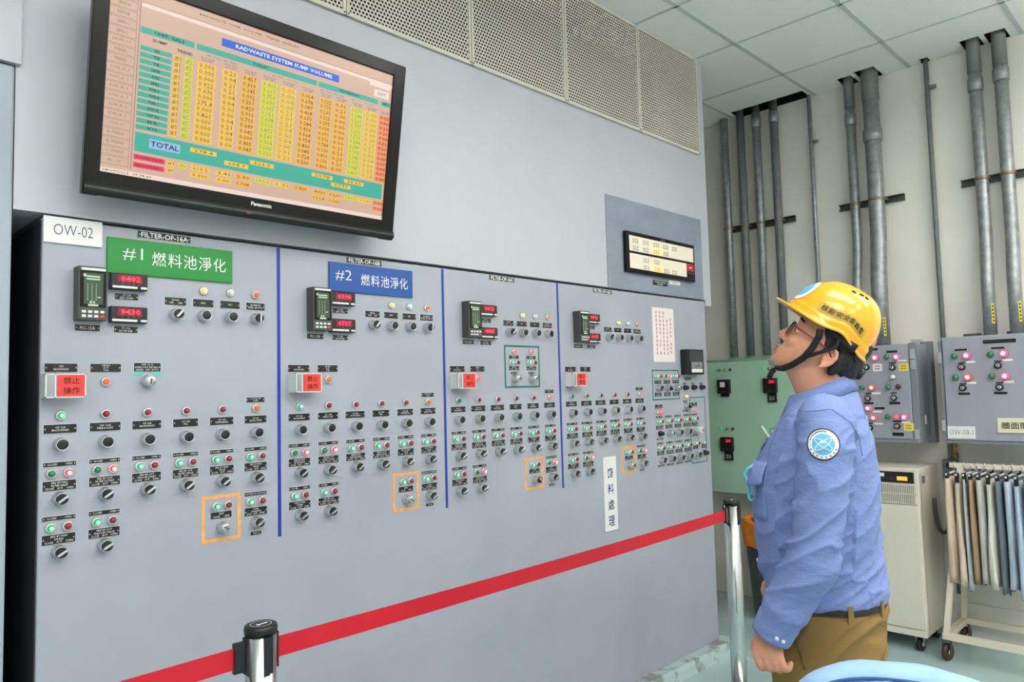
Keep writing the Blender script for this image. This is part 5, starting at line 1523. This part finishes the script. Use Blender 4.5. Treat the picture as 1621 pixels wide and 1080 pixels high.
# ---- hard hat
F0, AF, AB, WW, ZT = 0.030, 0.130, 0.101, 0.096, 0.187
def zr(th):
    d = abs(math.degrees(math.atan2(math.sin(th), math.cos(th))))
    return 0.057 + 0.013 * math.exp(-((d - 100) / 17) ** 2) - 0.012 / (1 + math.exp(-(d - 132) / 6))
def dome(th, h, off=0.0):
    c, s_ = math.cos(th), math.sin(th)
    r = max(0.0, 1 - h ** 2.35) ** (1 / 2.35)
    a = AF if c > 0 else AB
    band = 0.0032 / (1 + math.exp((h - 0.20) / 0.015))
    y = WW * s_ * r
    crest = 0.004 / (1 + math.exp((abs(y) - 0.022) / 0.003)) * (h > 0.3)
    k = 1 + (off + band) / 0.1
    z = zr(th) + (ZT - zr(th)) * h
    return hp(F0 + a * c * r * k, y * k, z + (off + crest) * h)
NT = 96
hs = [0.0, 0.05, 0.12, 0.17, 0.19, 0.21, 0.23, 0.28, 0.36, 0.46, 0.56, 0.66, 0.75, 0.83, 0.89, 0.94, 0.975, 0.995]
rgs = [[dome(2 * PI * i / NT, h, -0.004) for i in range(NT)] for h in reversed(hs)]
def lip(th, ext, dz):
    c, s_ = math.cos(th), math.sin(th)
    d = abs(math.degrees(math.atan2(s_, c)))
    e = 0.004 + (0.032 * max(0, math.cos(math.radians(min(90, d * 90 / 78)))) ** 0.8)
    a = AF if c > 0 else AB
    k = 1 + 0.032
    return hp(F0 + a * c * k + c * e * ext, WW * s_ * k + s_ * e * ext * 0.9, zr(th) + dz + 0.004 * ext * max(0, c))
rgs.append([lip(2 * PI * i / NT, 0.15, -0.003) for i in range(NT)])
rgs.append([lip(2 * PI * i / NT, 0.95, -0.004) for i in range(NT)])
rgs.append([lip(2 * PI * i / NT, 1.0, -0.001) for i in range(NT)])
rgs.append([lip(2 * PI * i / NT, 0.95, 0.0015) for i in range(NT)])
rgs.append([lip(2 * PI * i / NT, 0.12, 0.004) for i in range(NT)])
rgs += [[dome(2 * PI * i / NT, h) for i in range(NT)] for h in hs[1:]]
hat = MB().rings(rgs).build('hard_hat', 'helmet', man, label='glossy yellow hard hat')
def lab_pt(u, v, off):                 # left side label, u front to back, v up
    return dome(math.radians(60 + 70 * u), 0.225 + 0.185 * v, off)
lb_ = MB().grid(lambda u, v: lab_pt(u, v, 0.0014), 16, 4, flip=False).build('name_label', 'helmet_label', hat)
tme = text_mesh('核能安全委員會', 'ink_dark', 1.0, 1.0, res=1, bold=0.012).copy()
for v in tme.vertices:
    v.co = lab_pt(0.5 + v.co.x * 0.88, 0.5 + v.co.z * 0.66, 0.0024)
inst('lettering', tme, (0, 0, 0), lb_)
em = MB(); vs, fs = [], []
def emb(r, a, off): return dome(math.radians(16 + 19 * r * math.cos(a)), 0.46 + 0.26 * r * math.sin(a), off)
for (r0, r1, m_, off, nm) in ((0.02, 1.0, 'sign_white', 0.0016, 'front_emblem'), (0.02, 0.66, 'patch_sky', 0.0026, 'emblem_field')):
    b = MB(); n = 24
    vs = [emb(r0 + (r1 - r0) * j / 4, 2 * PI * i / n, off) for j in range(5) for i in range(n)]
    fs = [(j * n + i, j * n + (i + 1) % n, (j + 1) * n + (i + 1) % n, (j + 1) * n + i) for j in range(4) for i in range(n)]
    b.add(vs, fs, True)
    if nm == 'front_emblem': eo = b.build(nm, m_, hat)
    else: b.build(nm, m_, eo)
for th_, h_ in ((76, 0.885), (92, 0.905), (108, 0.905)):
    p = dome(math.radians(th_), h_, 0.001); q = dome(math.radians(th_ + 5), h_, 0.001); n_ = (dome(math.radians(th_), h_, 0.02) - p).normalized()
    d = (q - p).normalized()
    MB().obox(p, d, n_, d.cross(n_), 0.0052, 0.0012, 0.0022).build('vent_slot', 'void_shade', hat)
# rear headband knob and harness
MB().tube([hp(-0.045, 0.066, 0.045), hp(-0.066, 0.035, 0.020), hp(-0.074, 0.0, 0.010), hp(-0.066, -0.035, 0.020), hp(-0.045, -0.066, 0.045)], 0.012, 8, rz=0.004).build('headband', 'strap_black', hat)
MB().lathe(hp(-0.076, 0, 0.012), (-CA, 0, -SA), [(0, 0.016), (0.014, 0.015), (0.016, 0.012)], 16).build('ratchet_knob', 'black_plastic', hat)
# chin strap: front and rear webbing of each side, join and chin cup
for s_ in (-1, 1):
    MB().tube([(x, s_ * y, z) for x, y, z in ((0.022, 0.0905, 1.602), (0.026, 0.084, 1.585), (0.044, 0.0825, 1.556), (0.066, 0.078, 1.532), (0.094, 0.064, 1.516), (0.118, 0.042, 1.508), (0.136, 0.018, 1.510))], 0.0082, 8, rz=0.0018, ref=(1, 0, 0.3)).build('chin_strap', 'strap_black', hat)
    MB().tube([(x, s_ * y, z) for x, y, z in ((-0.020, 0.091, 1.575), (-0.012, 0.090, 1.556), (0.024, 0.0875, 1.545), (0.066, 0.0795, 1.533))], 0.0050, 8, rz=0.0016, ref=(0, 0, 1)).build('rear_strap', 'strap_black', hat)
    MB().grid(lambda u, v: hp(0.045 - 0.085 * u, s_ * (0.083 + 0.006 * math.sin(PI * u)), 0.066 - (0.012 + 0.012 * u) * v), 10, 3).build('side_harness', 'strap_black', hat).modifiers.new('t', 'SOLIDIFY').thickness = 0.002
MB().grid(lambda u, v: Vector((0.118 + 0.034 * math.sin(PI * u) + 0.004 * v, 0.030 - 0.060 * u, 1.508 + 0.012 * math.sin(PI * u) + 0.020 * v)), 12, 4).build('chin_cup', 'cup_grey', hat).modifiers.new('t', 'SOLIDIFY').thickness = 0.003
MB().tube([(0.140, 0.010, 1.508), (0.148, 0.010, 1.500), (0.156, 0.010, 1.484)], 0.0070, 8, rz=0.0018, ref=(1, 0, 0.5)).build('strap_end', 'strap_black', hat)
# ---- glasses
gl = MB()
for s_ in (-1, 1):
    P = [hp(0.124 - 0.010 * ((0.035 + 0.027 * sgp(math.cos(a), 0.6)) / 0.06) ** 2, s_ * (0.035 + 0.026 * sgp(math.cos(a), 0.6)), 0.014 + 0.019 * sgp(math.sin(a), 0.6)) for a in [2 * PI * k / 28 for k in range(29)]]
    gl.tube(P, 0.0016, 6)
gl.tube([hp(0.124, -0.009, 0.018), hp(0.127, 0, 0.020), hp(0.124, 0.009, 0.018)], 0.0015, 6)
go = gl.build('glasses', 'black_plastic', man)
for s_ in (-1, 1):
    MB().tube([hp(0.114, s_ * 0.061, 0.022), hp(0.108, s_ * 0.070, 0.022), hp(0.060, s_ * 0.0775, 0.021), hp(0.012, s_ * 0.0805, 0.018), hp(-0.006, s_ * 0.081, 0.006)], 0.0022, 6).build('temple', 'glasses_red', go)
